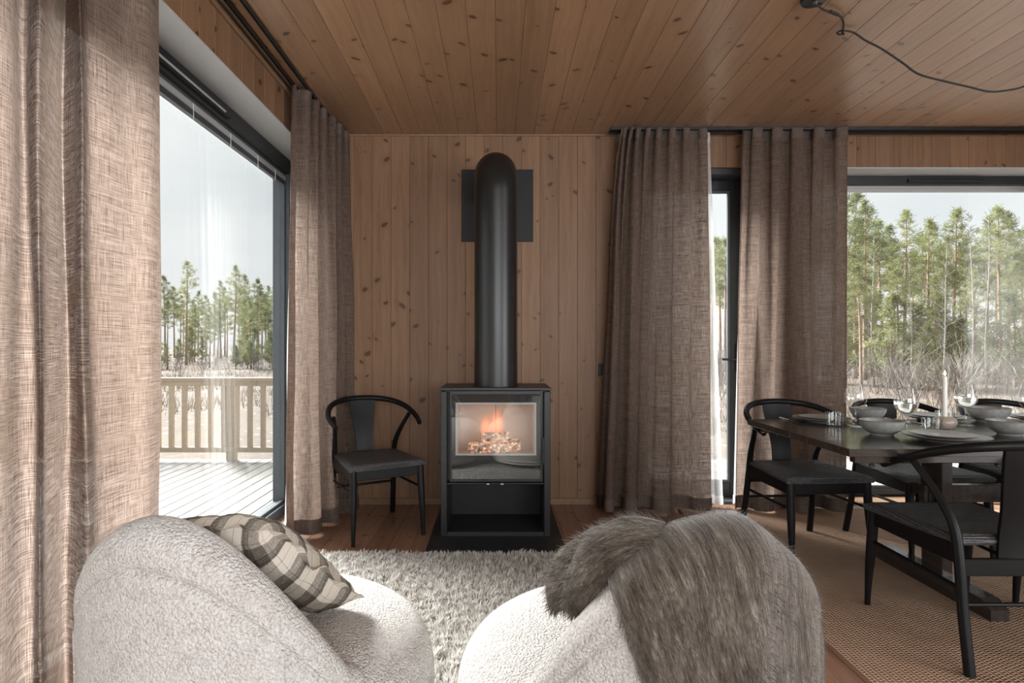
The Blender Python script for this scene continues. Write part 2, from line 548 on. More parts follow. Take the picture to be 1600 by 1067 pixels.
def plaid_mat():
    t = NT('brown_cream_plaid')
    uv = t.n('TexCoord').outputs['UV']
    s = t.n('SeparateXYZ', {'Vector': uv})
    def band(x):
        fr = t.math('FRACT', t.math('MULTIPLY', x, 4.0))
        k, m, l = (0, 0, 0), (0.45,) * 3, (1, 1, 1)
        return t.ramp(fr, [(0.0, l), (0.10, m), (0.115, l), (0.30, l), (0.33, m), (0.35, k), (0.43, m), (0.445, k), (0.47, m), (0.485, k), (0.52, m), (0.78, l), (0.86, m), (0.87, l)], 'CONSTANT')
    a = band(s.outputs[0])
    b = band(s.outputs[1])
    th = t.noise(t.n('Mapping', {'Vector': uv, 'Scale': (300, 40, 1)}).outputs[0], 1, 2)
    th2 = t.noise(t.n('Mapping', {'Vector': uv, 'Scale': (40, 300, 1)}).outputs[0], 1, 2)
    f = t.math('ADD', t.math('MULTIPLY', a, 0.5), t.math('MULTIPLY', b, 0.5))
    f = t.math('ADD', f, t.math('MULTIPLY', t.math('SUBTRACT', t.math('ADD', th, th2), 1.0), 0.35))
    col = t.ramp(f, [(0.1, (0.028, 0.022, 0.017)), (0.45, (0.11, 0.095, 0.078)), (0.72, (0.27, 0.245, 0.21)), (0.95, (0.60, 0.55, 0.48))])
    return t.surf(t.pbsdf(col, 0.9, **{'Specular IOR Level': 0.1, 'Normal': t.bump(t.math('ADD', th, th2), 0.3, 0.001)}))
MAT['plaid'] = plaid_mat()

def jute_mat():
    t = NT('woven_jute')
    v = t.coords('Object')
    s = t.n('SeparateXYZ', {'Vector': v})
    rx = t.math('MULTIPLY', s.outputs[0], 2 * PI / 0.030)
    row = t.math('SINE', rx)
    sgn = t.math('SIGN', row)
    # oblique loops, leaning the other way in every second row
    ph = t.math('MULTIPLY_ADD', s.outputs[1], 2 * PI / 0.0135, t.math('MULTIPLY', sgn, t.math('MULTIPLY', t.math('ABSOLUTE', row), 1.3)))
    loops = t.math('SINE', ph)
    nz = t.noise(v, 210, 4, 0.6)
    big = t.noise(v, 3.5, 3, 0.5)
    h = t.math('ADD', t.math('MULTIPLY', t.math('ABSOLUTE', row), 0.55), t.math('ADD', t.math('MULTIPLY', loops, 0.30), t.math('MULTIPLY', nz, 0.35)))
    f = t.math('ADD', t.math('MULTIPLY', h, 0.62), t.math('MULTIPLY', big, 0.18))
    col = t.ramp(f, [(0.16, (0.10, 0.06, 0.039)), (0.42, (0.38, 0.245, 0.165)), (0.7, (0.60, 0.43, 0.31))])
    return t.surf(t.pbsdf(col, 0.85, **{'Specular IOR Level': 0.15, 'Normal': t.bump(h, 0.9, 0.006)}))
MAT['jute'] = jute_mat()

def ground_mat():
    t = NT('gravel_and_dry_grass')
    v = t.coords('Object')
    a = t.noise(v, 0.35, 4, 0.6)
    b = t.noise(v, 5.5, 5, 0.7)
    c = t.n('TexVoronoi', {'Vector': v, 'Scale': 3.2}).outputs['Distance']
    col = t.ramp(b, [(0.3, (0.075, 0.054, 0.045)), (0.5, (0.135, 0.103, 0.088)), (0.7, (0.21, 0.177, 0.158))])
    col = t.mix(t.ramp(a, [(0.42, (0, 0, 0)), (0.62, (1, 1, 1))]), col, (0.155, 0.13, 0.098))
    col = t.mix(t.ramp(c, [(0.10, (1, 1, 1)), (0.2, (0, 0, 0))]), col, (0.36, 0.345, 0.33))
    return t.surf(t.pbsdf(col, 0.95, **{'Normal': t.bump(b, 0.6, 0.05)}))
MAT['ground'] = ground_mat()

def leaf_mat(name, c1, c2, tr=0.35):
    t = NT(name)
    oi = t.n('ObjectInfo').outputs['Random']
    nz = t.noise(t.coords('Object'), 1.1, 3)
    f = t.math('ADD', t.math('MULTIPLY', oi, 0.4), t.math('MULTIPLY', nz, 0.6))
    c = t.ramp(f, [(0.25, c1), (0.7, c2)])
    d = t.n('BsdfDiffuse', {'Color': c}).outputs[0]
    q = t.n('BsdfTranslucent', {'Color': c}).outputs[0]
    return t.surf(t.n('MixShader', {'Fac': tr, 1: d, 2: q}).outputs[0])
MAT['needles'] = leaf_mat('pine_needles', (0.16, 0.19, 0.10), (0.31, 0.335, 0.165), 0.4)
MAT['spruce'] = leaf_mat('spruce_needles', (0.12, 0.18, 0.07), (0.24, 0.30, 0.11))
MAT['dry_grass'] = leaf_mat('dry_grass', (0.15, 0.128, 0.097), (0.235, 0.205, 0.16))

def bark_mat():
    t = NT('pine_bark')
    v = t.coords('Object')
    s = t.n('SeparateXYZ', {'Vector': v}).outputs[2]
    nz = t.noise(t.n('Mapping', {'Vector': v, 'Scale': (9, 9, 1.6)}).outputs[0], 1, 4, 0.6)
    low = t.ramp(nz, [(0.35, (0.16, 0.13, 0.11)), (0.65, (0.33, 0.28, 0.25))])
    up = t.ramp(nz, [(0.35, (0.26, 0.16, 0.10)), (0.65, (0.42, 0.28, 0.20))])
    c = t.mix(t.math('MULTIPLY', s, 0.2, clamp=True), low, up)
    return t.surf(t.pbsdf(c, 0.95))
MAT['bark'] = bark_mat()
MAT['twig'] = plain('grey_twigs', (0.19, 0.175, 0.16), 0.9, 0.0, None, 0.2)
MAT['birch'] = plain('birch_bark', (0.36, 0.345, 0.32), 0.8, 0.0, None, 0.3)

def ember_mat():
    t = NT('glowing_log')
    v = t.coords('Object')
    a = t.noise(v, 24, 4, 0.65)
    c2 = t.noise(v, 30, 5, 0.6, 0.8)
    ridge = t.math('ABSOLUTE', t.math('SUBTRACT', c2, 0.5))
    col = t.ramp(a, [(0.35, (0.14, 0.115, 0.10)), (0.55, (0.50, 0.45, 0.41)), (0.75, (0.68, 0.64, 0.60))])
    crack = t.ramp(ridge, [(0.0, (1, 1, 1)), (0.045, (0, 0, 0))])
    glow = t.math('MULTIPLY', crack, t.ramp(a, [(0.40, (0, 0, 0)), (0.55, (1, 1, 1))]))
    ec = t.ramp(a, [(0.4, (1.0, 0.16, 0.03)), (0.62, (1.0, 0.55, 0.22)), (0.72, (1.0, 0.8, 0.55))])
    return t.surf(t.pbsdf(col, 0.9, **{'Emission Color': ec, 'Emission Strength': t.math('MULTIPLY', glow, 1.2)}))
MAT['ember'] = ember_mat()

def flame_mat():
    t = NT('fire_flame')
    v = t.coords('Object')
    w = t.noise(v, 14, 3, 0.5, 0, 'Color')
    wv = t.n('VectorMath', {0: t.n('VectorMath', {0: w, 1: (0.5, 0.5, 0.5)}, operation='SUBTRACT').outputs[0], 'Scale': 0.5}, operation='SCALE').outputs[0]
    g = t.n('TexGradient', {'Vector': t.n('VectorMath', {0: t.n('Mapping', {'Vector': v, 'Scale': (22, 22, 11)}).outputs[0], 1: wv}, operation='ADD').outputs[0]}, gradient_type='SPHERICAL').outputs['Fac']
    e = t.n('Emission', {'Color': t.ramp(g, [(0.0, (1.0, 0.14, 0.02)), (0.5, (1.0, 0.20, 0.04)), (1.0, (1.0, 0.32, 0.08))]), 'Strength': t.math('MULTIPLY', t.math('POWER', g, 1.2), 15.0)}).outputs[0]
    t.t.links.new(e, t.out.inputs['Volume'])
    return t.m
MAT['flame'] = flame_mat()

def emit_mat(name, col, s):
    t = NT(name)
    return t.surf(t.n('Emission', {'Color': tuple(col) + (1,), 'Strength': s}).outputs[0])
MAT['candle_flame'] = emit_mat('candle_flame', (1.0, 0.78, 0.45), 9.0)

def water_mat():
    t = NT('water')
    return t.surf(t.n('BsdfGlass', {'IOR': 1.33, 'Roughness': 0.0}).outputs[0])
MAT['water'] = water_mat()

# ================================================================== THE ROOM
def plank_mb(length, width, thick=0.018, c=0.003, gap=0.0004):
    w = width / 2 - gap
    prof = [(-w, -thick), (-w, -c), (-w + c, 0), (w - c, 0), (w, -c), (w, -thick)]
    m = MB()
    vs = [(x, y, z) for y in (0, length) for x, z in prof]
    fs = [(i, (i + 1) % 6, (i + 1) % 6 + 6, i + 6) for i in range(6)] + [tuple(range(5, -1, -1)), tuple(range(6, 12))]
    return m.add(vs, fs)

_plank_cache = {}
def plank(parent, mat, length, width, loc, rot, name='plank', c=0.0019, thick=0.018):
    key = (round(length, 3), round(width, 4), MAT[mat].name, c, thick)
    if key not in _plank_cache:
        _plank_cache[key] = plank_mb(length, width, thick, c).mesh(name, MAT[mat])
    return link(name, _plank_cache[key], parent, loc, rot)

WP = 0.133
# ---- floor
fl = obj('floor', MB().box(XL - 0.30, XR, YR, YB + 0.3, -0.14, -0.0185), MAT['rubber'])
tag(fl, 'reddish brown oiled pine floorboards running toward the stove wall', 'floor', kind='structure')
x = XL + 0.002
i = 0
while x < XR:
    plank(fl, 'floor_wood', YB - YR, 0.125, (x + 0.0625, YR, 0), (0, 0, 0), c=0.0016)
    x += 0.125
# ---- ceiling
ce = obj('ceiling', MB().box(XL - 0.34, XR, YR - 0.34, YB + 0.34, ZC + 0.0185, ZC + 0.25), MAT['rubber'])
tag(ce, 'brown stained pine board ceiling with knots', 'ceiling', kind='structure')
x = XL + 0.03
while x < XR:
    plank(ce, 'ceil_wood', YB - YR, WP, (x + WP / 2, YR, ZC), (0, PI, 0))
    x += WP
# ---- back wall with door and window openings
def slab_y(m, x0, x1, z0, z1):
    m.box(x0, x1, YB + 0.0185, YB + 0.32, z0, z1)
m = MB()
slab_y(m, XL - 0.34, DOOR[0], -0.14, ZC)
slab_y(m, DOOR[1], WIN_R[0], -0.14, ZC)
slab_y(m, WIN_R[1], XR, -0.14, ZC)
slab_y(m, DOOR[0], DOOR[1], HEAD, ZC)
slab_y(m, WIN_R[0], WIN_R[1], HEAD, ZC)
wb = tag(obj('wall_back', m, MAT['rubber']), 'stained pine board wall behind the wood stove', 'wall', kind='structure')
RB = (PI / 2, 0, 0)
x = -1.029 - 2 * WP
while x < XR:
    a, b = max(x, XL), min(x + WP, XR)
    segs = []
    cuts = sorted({a, b} | {q for q in DOOR + WIN_R if a < q < b})
    for s0, s1 in zip(cuts[:-1], cuts[1:]):
        if s1 - s0 < 0.004: continue
        mid = (s0 + s1) / 2
        inop = DOOR[0] < mid < DOOR[1] or WIN_R[0] < mid < WIN_R[1]
        z0 = HEAD if inop else 0.0
        plank(wb, 'wall_wood', ZC - z0, s1 - s0, (mid, YB, z0), RB)
    x += WP
# ---- left wall with the wide window opening
m = MB()
def slab_x(m, y0, y1, z0, z1):
    m.box(XL - 0.32, XL - 0.0185, y0, y1, z0, z1)
slab_x(m, WIN_L[1], YB + 0.0184, -0.14, ZC)
slab_x(m, YR, WIN_L[0], -0.14, ZC)
slab_x(m, WIN_L[0], WIN_L[1], HEAD, ZC)
wl = tag(obj('wall_left', m, MAT['rubber']), 'stained pine board wall around the tall window beside the boucle chairs', 'wall', kind='structure')
RLW = (PI / 2, 0, PI / 2)
y = YR
while y < YB - 0.001:
    b = min(y + WP, YB)
    cuts = sorted({y, b} | {q for q in WIN_L if y < q < b})
    for s0, s1 in zip(cuts[:-1], cuts[1:]):
        if s1 - s0 < 0.004: continue
        mid = (s0 + s1) / 2
        z0 = HEAD if WIN_L[0] < mid < WIN_L[1] else 0.0
        plank(wl, 'wall_wood', ZC - z0, s1 - s0, (XL, mid, z0), RLW)
    y += WP
# ---- right and rear walls (outside the picture)
m = MB()
m.box(XR, XR + 0.3, YR, WIN_SIDE[0], -0.14, ZC)
m.box(XR, XR + 0.3, WIN_SIDE[1], YB + 0.32, -0.14, ZC)
m.box(XR, XR + 0.3, WIN_SIDE[0], WIN_SIDE[1], HEAD, ZC)
tag(obj('wall_right', m, MAT['wall_wood']), 'stained pine end wall of the dining area', 'wall', kind='structure')
m = MB()
m.box(XL - 0.32, WIN_BACK[0], YR - 0.3, YR, -0.14, ZC)
m.box(WIN_BACK[1], XR + 0.3, YR - 0.3, YR, -0.14, ZC)
m.box(WIN_BACK[0], WIN_BACK[1], YR - 0.3, YR, HEAD, ZC)
m.box(WIN_BACK[0], WIN_BACK[1], YR - 0.3, YR, -0.14, 0.75)
tag(obj('wall_rear', m, MAT['wall_wood']), 'stained pine wall around the added glazing behind the viewer', 'wall', kind='structure')
# ---- trims
def trim(name, label, x0, x1, y0, y1, z0, z1):
    ln = max(x1 - x0, y1 - y0)
    mm = MB().cbox(x0, x1, y0, y1, z0, z1, 0.003)
    o = tag(obj(name, mm, MAT['trim_wood']), label, 'trim', kind='structure')
    return o
trim('baseboard_back', 'low pine skirting board along the stove wall', XL, DOOR[0] - 0.02, YB - 0.013, YB, 0, 0.046)
trim('baseboard_right', 'short pine skirting board between door and window', DOOR[1] + 0.01, WIN_R[0] - 0.01, YB - 0.013, YB, 0, 0.046)
trim('trim_1', 'thin pine moulding where ceiling meets stove wall', XL, XR, YB - 0.012, YB, ZC - 0.013, ZC)
trim('trim_2', 'pine moulding where ceiling meets the left window wall', XL, XL + 0.016, YR, YB - 0.012, ZC - 0.03, ZC)

# ---- windows
GX = XL - 0.235                                   # plane of the left glazing
w1 = tag(empty('window_1'), 'tall anthracite framed window beside the boucle chairs, looking onto the deck railing', 'window', kind='structure')
m = MB()                                          # reveal liner: head, far jamb, near jamb
m.box(XL - 0.32, XL + 0.004, WIN_L[0], WIN_L[1], HEAD - 0.008, HEAD)
obj('head_liner', m, MAT['liner'], w1)
obj('jamb_liner', MB().box(XL - 0.32, XL + 0.004, WIN_L[1] - 0.008, WIN_L[1], 0, HEAD - 0.008), MAT['grey_frame'], w1)
obj('jamb_liner', MB().box(XL - 0.32, XL + 0.004, WIN_L[0], WIN_L[0] + 0.008, 0, HEAD - 0.008), MAT['grey_frame'], w1)
GT, GB = 2.300, 0.075
y0, y1 = WIN_L[0] + 0.008, WIN_L[1] - 0.008
obj('frame_head', MB().cbox(GX - 0.06, GX + 0.055, y0, y1, GT, HEAD - 0.008, 0.004), MAT['black_frame'], w1)
obj('frame_sill', MB().cbox(GX - 0.06, GX + 0.055, y0, y1, -0.02, GB, 0.004), MAT['grey_frame'], w1)
obj('frame_jamb', MB().cbox(GX - 0.06, GX + 0.055, y1 - 0.075, y1, GB, GT, 0.004), MAT['grey_frame'], w1)
obj('frame_jamb', MB().cbox(GX - 0.06, GX + 0.055, y0, y0 + 0.075, GB, GT, 0.004), MAT['grey_frame'], w1)
obj('mullion', MB().cbox(GX - 0.06, GX + 0.055, 1.30, 1.40, GB, GT, 0.004), MAT['grey_frame'], w1)
obj('glazing_bead', MB().cbox(GX + 0.004, GX + 0.03, 1.40, y1 - 0.075, GB, GB + 0.018, 0.002), MAT['grey_frame'], w1)
obj('glazing_bead', MB().cbox(GX + 0.004, GX + 0.03, y1 - 0.098, y1 - 0.075, GB + 0.018, GT - 0.018, 0.002), MAT['grey_frame'], w1)
obj('glazing_bead', MB().cbox(GX + 0.004, GX + 0.03, 1.40, y1 - 0.075, GT - 0.018, GT, 0.002), MAT['grey_frame'], w1)
for a, b in ((1.40, y1 - 0.075), (y0 + 0.075, 1.30)):
    mm = MB()
    for gx in (GX, GX - 0.022):
        mm.add([(gx, a, GB), (gx, b, GB), (gx, b, GT), (gx, a, GT)], [(0, 1, 2, 3)])
    obj('pane', mm, MAT['glass'], w1)
obj('sill_board', MB().cbox(XL - 0.18, XL + 0.006, y0, y1, -0.0184, 0.012, 0.003), MAT['trim_wood'], w1)
# ventilator bar under the head
obj('vent_bar', MB().cbox(GX + 0.056, GX + 0.074, 1.98, 3.02, GT + 0.02, GT + 0.046, 0.004), MAT['black_plastic'], w1)
obj('vent_slider', MB().cbox(GX + 0.074, GX + 0.082, 2.05, 2.95, GT + 0.027, GT + 0.037, 0.002), MAT['blind'], w1)
# raised venetian blind: rail, bundle of slats, cords
br = obj('blind_rail', MB().cbox(GX + 0.004, GX + 0.034, 1.42, y1 - 0.08, GT - 0.05, GT - 0.018, 0.003), MAT['blind'], w1)
for k in range(4):
    obj('blind_slat', MB().cbox(GX + 0.006, GX + 0.032, 1.43, y1 - 0.09, GT - 0.058 - 0.008 * k, GT - 0.053 - 0.008 * k, 0.001), MAT['grey_frame'], w1)
for yy in (1.7, 1.97, 2.05, 2.72, 3.1, 3.45, 3.72):
    obj('blind_cord', MB().tube([(GX + 0.035, yy, GT - 0.025), (GX + 0.036, yy, GT - 0.10)], 0.0016, 5), MAT['white'], w1)

# right picture window
GY = YB + 0.235
w2 = tag(empty('window_2'), 'wide black framed picture window behind the dining table, looking into the pines', 'window', kind='structure')
x0, x1 = WIN_R[0] + 0.008, WIN_R[1] - 0.008
obj('head_liner', MB().box(WIN_R[0], WIN_R[1], YB - 0.004, YB + 0.32, HEAD - 0.008, HEAD), MAT['liner'], w2)
for a in (WIN_R[0], WIN_R[1] - 0.008):
    obj('jamb_liner', MB().box(a, a + 0.008, YB - 0.004, YB + 0.32, 0, HEAD - 0.008), MAT['grey_frame'], w2)
GT2, GB2 = 2.330, 0.065
obj('frame_head', MB().cbox(x0, x1, GY - 0.055, GY + 0.06, GT2, HEAD - 0.008, 0.004), MAT['black_frame'], w2)
obj('frame_sill', MB().cbox(x0, x1, GY - 0.055, GY + 0.06, -0.02, GB2, 0.004), MAT['black_frame'], w2)
for a in (x0, x1 - 0.075):
    obj('frame_jamb', MB().cbox(a, a + 0.075, GY - 0.055, GY + 0.06, GB2, GT2, 0.004), MAT['black_frame'], w2)
mm = MB()
for gy in (GY, GY + 0.022):
    mm.add([(x0 + 0.075, gy, GB2), (x1 - 0.075, gy, GB2), (x1 - 0.075, gy, GT2), (x0 + 0.075, gy, GT2)], [(0, 1, 2, 3)])
obj('pane', mm, MAT['glass'], w2)
obj('glazing_bead', MB().cbox(x0 + 0.075, x1 - 0.075, GY - 0.03, GY - 0.004, GT2 - 0.02, GT2, 0.002), MAT['blind'], w2)
obj('glazing_bead', MB().cbox(x0 + 0.075, x1 - 0.075, GY - 0.03, GY - 0.004, GB2, GB2 + 0.02, 0.002), MAT['grey_frame'], w2)
obj('blind_rail', MB().cbox(x0 + 0.08, x1 - 0.08, GY - 0.03, GY - 0.006, GT2 - 0.045, GT2 - 0.02, 0.003), MAT['blind'], w2)
obj('vent_bar', MB().cbox(3.05, 3.60, GY - 0.075, GY - 0.056, GT2 + 0.018, GT2 + 0.042, 0.004), MAT['black_plastic'], w2)
obj('sill_board', MB().cbox(x0, x1, YB - 0.006, YB + 0.18, -0.0184, 0.012, 0.003), MAT['trim_wood'], w2)

# glazed door
DY = YB + 0.14
d1 = tag(empty('door_1'), 'black glazed door half hidden between two taupe curtains', 'door', kind='structure')
obj('frame_head', MB().cbox(DOOR[0], DOOR[1], YB + 0.006, YB + 0.30, 2.355, HEAD, 0.004), MAT['black_frame'], d1)
for a in (DOOR[0], DOOR[1] - 0.045):
    obj('frame_jamb', MB().cbox(a, a + 0.045, YB + 0.006, YB + 0.30, 0.0, 2.355, 0.004), MAT['black_frame'], d1)
obj('threshold', MB().cbox(DOOR[0] + 0.045, DOOR[1] - 0.045, YB + 0.01, YB + 0.30, -0.0184, 0.02, 0.003), MAT['grey_frame'], d1)
a0, a1 = DOOR[0] + 0.049, DOOR[1] - 0.049
gx0, gx1 = a0 + 0.105, a1 - 0.108
gz0, gz1 = 0.125, 2.275
leaf = MB()
leaf.cbox(a0, gx0, DY, DY + 0.06, 0.022, 2.351, 0.003)
leaf.cbox(gx1, a1, DY, DY + 0.06, 0.022, 2.351, 0.003)
leaf.cbox(gx0, gx1, DY, DY + 0.06, 0.022, gz0, 0.003)
leaf.cbox(gx0, gx1, DY, DY + 0.06, gz1, 2.351, 0.003)
lf = obj('door_leaf', leaf, MAT['black_frame'], d1)
bead = MB()
bead.cbox(gx1 - 0.018, gx1, DY - 0.004, DY + 0.02, gz0, gz1, 0.002)
bead.cbox(gx0, gx0 + 0.018, DY - 0.004, DY + 0.02, gz0, gz1, 0.002)
bead.cbox(gx0 + 0.018, gx1 - 0.018, DY - 0.004, DY + 0.02, gz1 - 0.018, gz1, 0.002)
bead.cbox(gx0 + 0.018, gx1 - 0.018, DY - 0.004, DY + 0.02, gz0, gz0 + 0.018, 0.002)
obj('glazing_bead', bead, MAT['grey_frame'], lf)
mm = MB()
for gy in (DY + 0.02, DY + 0.042):
    mm.add([(gx0, gy, gz0), (gx1, gy, gz0), (gx1, gy, gz1), (gx0, gy, gz1)], [(0, 1, 2, 3)])
obj('pane', mm, MAT['glass'], lf)
hx = px(1152, 560, DY).x
obj('handle_plate', MB().cbox(hx - 0.018, hx + 0.018, DY - 0.01, DY, 0.94, 1.15, 0.006), MAT['black_plastic'], lf)
obj('handle_lever', MB().tube(catmull([(hx, DY - 0.004, 1.03), (hx, DY - 0.045, 1.03), (hx - 0.02, DY - 0.05, 1.03), (hx - 0.13, DY - 0.05, 1.034)], 5), 0.009, 8), MAT['black_plastic'], lf, smooth=True, angle=50)
obj('thumb_turn', MB().cbox(hx - 0.006, hx + 0.006, DY - 0.03, DY - 0.008, 1.095, 1.125, 0.003), MAT['steel'], lf)

# unseen window added behind the viewer to let in more light
w3 = tag(empty('added_window'), 'wide unseen window added in the wall behind the viewer for light', 'window', kind='structure')
fr = MB()
fr.box(WIN_BACK[0], WIN_BACK[1], YR - 0.2, YR - 0.1, 2.33, HEAD)
fr.box(WIN_BACK[0], WIN_BACK[1], YR - 0.2, YR - 0.1, 0.75, 0.81)
for a in (WIN_BACK[0], 0.75, 2.2, WIN_BACK[1] - 0.06):
    fr.box(a, a + 0.06, YR - 0.2, YR - 0.1, 0.81, 2.33)
obj('frame', fr, MAT['black_frame'], w3)
w4 = tag(empty('window_4'), 'tall window in the end wall of the dining area', 'window', kind='structure')
fr = MB()
fr.box(XR + 0.12, XR + 0.2, WIN_SIDE[0], WIN_SIDE[1], 2.33, HEAD)
fr.box(XR + 0.12, XR + 0.2, WIN_SIDE[0], WIN_SIDE[1], -0.02, 0.06)
for a in (WIN_SIDE[0], -0.98, WIN_SIDE[1] - 0.06):
    fr.box(XR + 0.12, XR + 0.2, a, a + 0.06, 0.06, 2.33)
obj('frame', fr, MAT['black_frame'], w4)

# ---- wall switch
sw = empty('wall_switch', px(944, 577, YB) + Vector((0, 0, 0)))
obj('cover_plate', MB().cbox(-0.042, 0.042, -0.012, 0, -0.042, 0.042, 0.004), MAT['black_plastic'], sw)
obj('rocker', MB().cbox(-0.03, 0.03, -0.016, -0.012, -0.03, 0.03, 0.002), MAT['black_plastic'], sw)
tag(sw, 'black square wall switch on the pine wall beside the curtain', 'switch')

# ================================================================== CURTAIN TRACKS
def track(name, label, p0, p1):
    p0, p1 = Vector(p0), Vector(p1)
    d = (p1 - p0).normalized()
    n = Vector((-d.y, d.x, 0))
    mm = MB()
    w = 0.009
    z1, z0 = ZC - 0.0005, ZC - 0.020
    vs = []
    for p in (p0, p1):
        for s, z in ((-w, z1), (w, z1), (w, z0), (w * 0.35, z0), (w * 0.35, z0 + 0.008), (-w * 0.35, z0 + 0.008), (-w * 0.35, z0), (-w, z0)):
            vs.append((p.x + n.x * s, p.y + n.y * s, z))
    fs = [(i, (i + 1) % 8, (i + 1) % 8 + 8, i + 8) for i in range(8)] + [(7, 6, 5, 4, 3, 2, 1, 0), tuple(range(8, 16))]
    mm.add(vs, fs)
    o = obj(name, mm, MAT['black_plastic'])
    for k in range(int((p1 - p0).length / 0.55)):
        q = p0 + d * (0.25 + 0.55 * k)
        obj('bracket', MB().cbox(q.x - 0.012, q.x + 0.012, q.y - 0.012, q.y + 0.012, ZC - 0.006, ZC, 0.002), MAT['black_plastic'], o)
    return tag(o, label, 'curtain track')
TX1, TX2 = -1.175, -1.107
TY1, TY2 = 4.045, 3.97
track('curtain_track', 'black ceiling track closest to the left window, carrying the sheers', (TX1, -1.2, 0), (TX1, 4.0, 0))
track('curtain_track', 'black ceiling track carrying the taupe drapes of the left window', (TX2, -1.2, 0), (TX2, 3.9, 0))
track('curtain_track', 'black ceiling track tight to the back wall above the door, carrying the sheers', (0.78, TY1, 0), (4.6, TY1, 0))
track('curtain_track', 'black ceiling track carrying the taupe drapes of the door and picture window', (0.78, TY2, 0), (4.6, TY2, 0))

# ================================================================== CURTAINS
def pleat_line(S, E, n, amp, seed, p=1.0, omega=0.25, N=160, jit=0.25, env=(1.0, 1.0)):
    """plan curve of a hanging cloth between S and E with n folds"""
    rnd = random.Random(seed)
    S, E = Vector((S[0], S[1], 0)), Vector((E[0], E[1], 0))
    d = E - S
    L = d.length
    d.normalize()
    nn = Vector((-d.y, d.x, 0))
    am = [1 + jit * rnd.uniform(-1, 1) for _ in range(2 * n + 4)]
    out = []
    for i in range(N):
        u = i / (N - 1)
        ph = 2 * PI * n * (u ** p)
        k = ph / PI
        a = amp * lerp(am[int(k)], am[int(k) + 1], k - int(k))
        off = a * math.sin(ph) * lerp(env[0], env[1], u)
        along = -omega * (L / max(n, 1)) * math.sin(2 * ph) * 0.5
        q = S + d * (u * L + along) + nn * off
        out.append(q)
    return out

def drape(name, label, cat, top, bot, mat, hem_mat, z0=0.02, z1=ZC - 0.016, nz=36, group=None, hem=0.085, power=0.75, belly=0.006, seed=1):
    n = len(top)
    def pt(i, j, jmax, za, zb, off=0.0):
        z = lerp(za, zb, j / (jmax - 1))
        t = 1 - (z - z0) / (z1 - z0)
        w = max(0.0, t) ** power
        q = top[i].lerp(bot[i], w)
        wob = belly * mnoise.noise(Vector((i * 0.05 + seed * 7, z * 1.1, seed))) * 2 * min(1, t * 4)
        if off:
            a, b = max(i - 1, 0), min(i + 1, n - 1)
            tg = (bot[b] - bot[a]).normalized()
            q = q + Vector((-tg.y, tg.x, 0)) * off
        return (q.x + wob, q.y + wob, z)
    lens = [0.0]
    for i in range(1, n):
        lens.append(lens[-1] + ((top[i].lerp(bot[i], .5)) - (top[i - 1].lerp(bot[i - 1], .5))).length)
    uvf = lambda i, j: (lens[i], lerp(z0, z1, j / (nz - 1)))
    m = MB()
    m.grid(lambda i, j: pt(i, j, nz, z0, z1), n, nz, uvf)
    o = obj(name, m, MAT[mat], smooth=True)
    if hem:
        hm = MB()
        hm.grid(lambda i, j: pt(i, j, 5, z0 - 0.001, z0 + hem, 0.003), n, 5, lambda i, j: (lens[i], z0 + hem * j / 4))
        hm.grid(lambda i, j: pt(i, j, 5, z0 - 0.001, z0 + hem, -0.003), n, 5, lambda i, j: (lens[i], z0 + hem * j / 4))
        obj('hem', hm, MAT[hem_mat], o, smooth=True)
        hd = MB()
        hd.grid(lambda i, j: pt(i, j, 4, z1 - 0.07, z1 + 0.001, -0.003), n, 4, lambda i, j: (lens[i], z1 - 0.07 + 0.07 * j / 3))
        obj('heading_tape', hd, MAT[hem_mat], o, smooth=True)
    return tag(o, label, cat, group)

def plan(pts, sub=10):
    return catmull([((q[0] - VX) * q[1] / F, q[1], 0) for q in pts], sub)

# near drape of the left window: plan points given as (picture column, depth)
near_top = plan([(249, 1.96), (232, 1.86), (196, 1.80), (160, 1.71), (132, 1.66), (117, 1.585), (108, 1.66), (97, 1.70), (88, 1.63), (70, 1.53), (56, 1.44),
                 (50, 1.50), (30, 1.48), (8, 1.37), (-30, 1.30), (-60, 1.22), (-90, 1.27), (-150, 1.18), (-200, 1.09), (-230, 1.12), (-300, 1.02)])
near_bot = plan([(252, 1.97), (236, 1.86), (205, 1.78), (176, 1.70), (156, 1.62), (147, 1.555), (128, 1.64), (108, 1.70), (92, 1.62), (80, 1.52), (68, 1.43),
                 (52, 1.50), (30, 1.47), (8, 1.36), (-30, 1.28), (-60, 1.22), (-90, 1.26), (-150, 1.16), (-200, 1.07), (-230, 1.10), (-300, 1.00)])
drape('linen_curtain', 'wide taupe linen curtain glowing with daylight beside the chair with the plaid cushion', 'curtain', near_top, near_bot, 'drape', 'drape_hem', nz=40, seed=1, power=1.0)
# far drape of the left window
tp = pleat_line((-1.150, 3.29), (-1.075, 4.06), 6, 0.040, 11, 1.0, 0.2)
bt = pleat_line((-1.165, 3.30), (-1.000, 4.00), 3, 0.065, 12, 0.9, 0.15)
bt = [b.lerp(Vector((bt[0].x, bt[0].y, 0)), 0.0) for b in bt]
drape('linen_curtain', 'gathered taupe linen curtain in the corner behind the lone black chair', 'curtain', tp, bt, 'drape', 'drape_hem', seed=2)
tp = pleat_line((-1.205, 3.41), (-1.203, 3.985), 9, 0.013, 13, 1.0, 0.2)
bt = pleat_line((-1.255, 3.42), (-1.245, 3.98), 8, 0.015, 14, 1.0, 0.2)
drape('sheer_curtain', 'white sheer curtain peeking out beside the corner curtain at the left window', 'curtain', tp, bt, 'sheer', 'sheer', seed=3, hem=0.06)
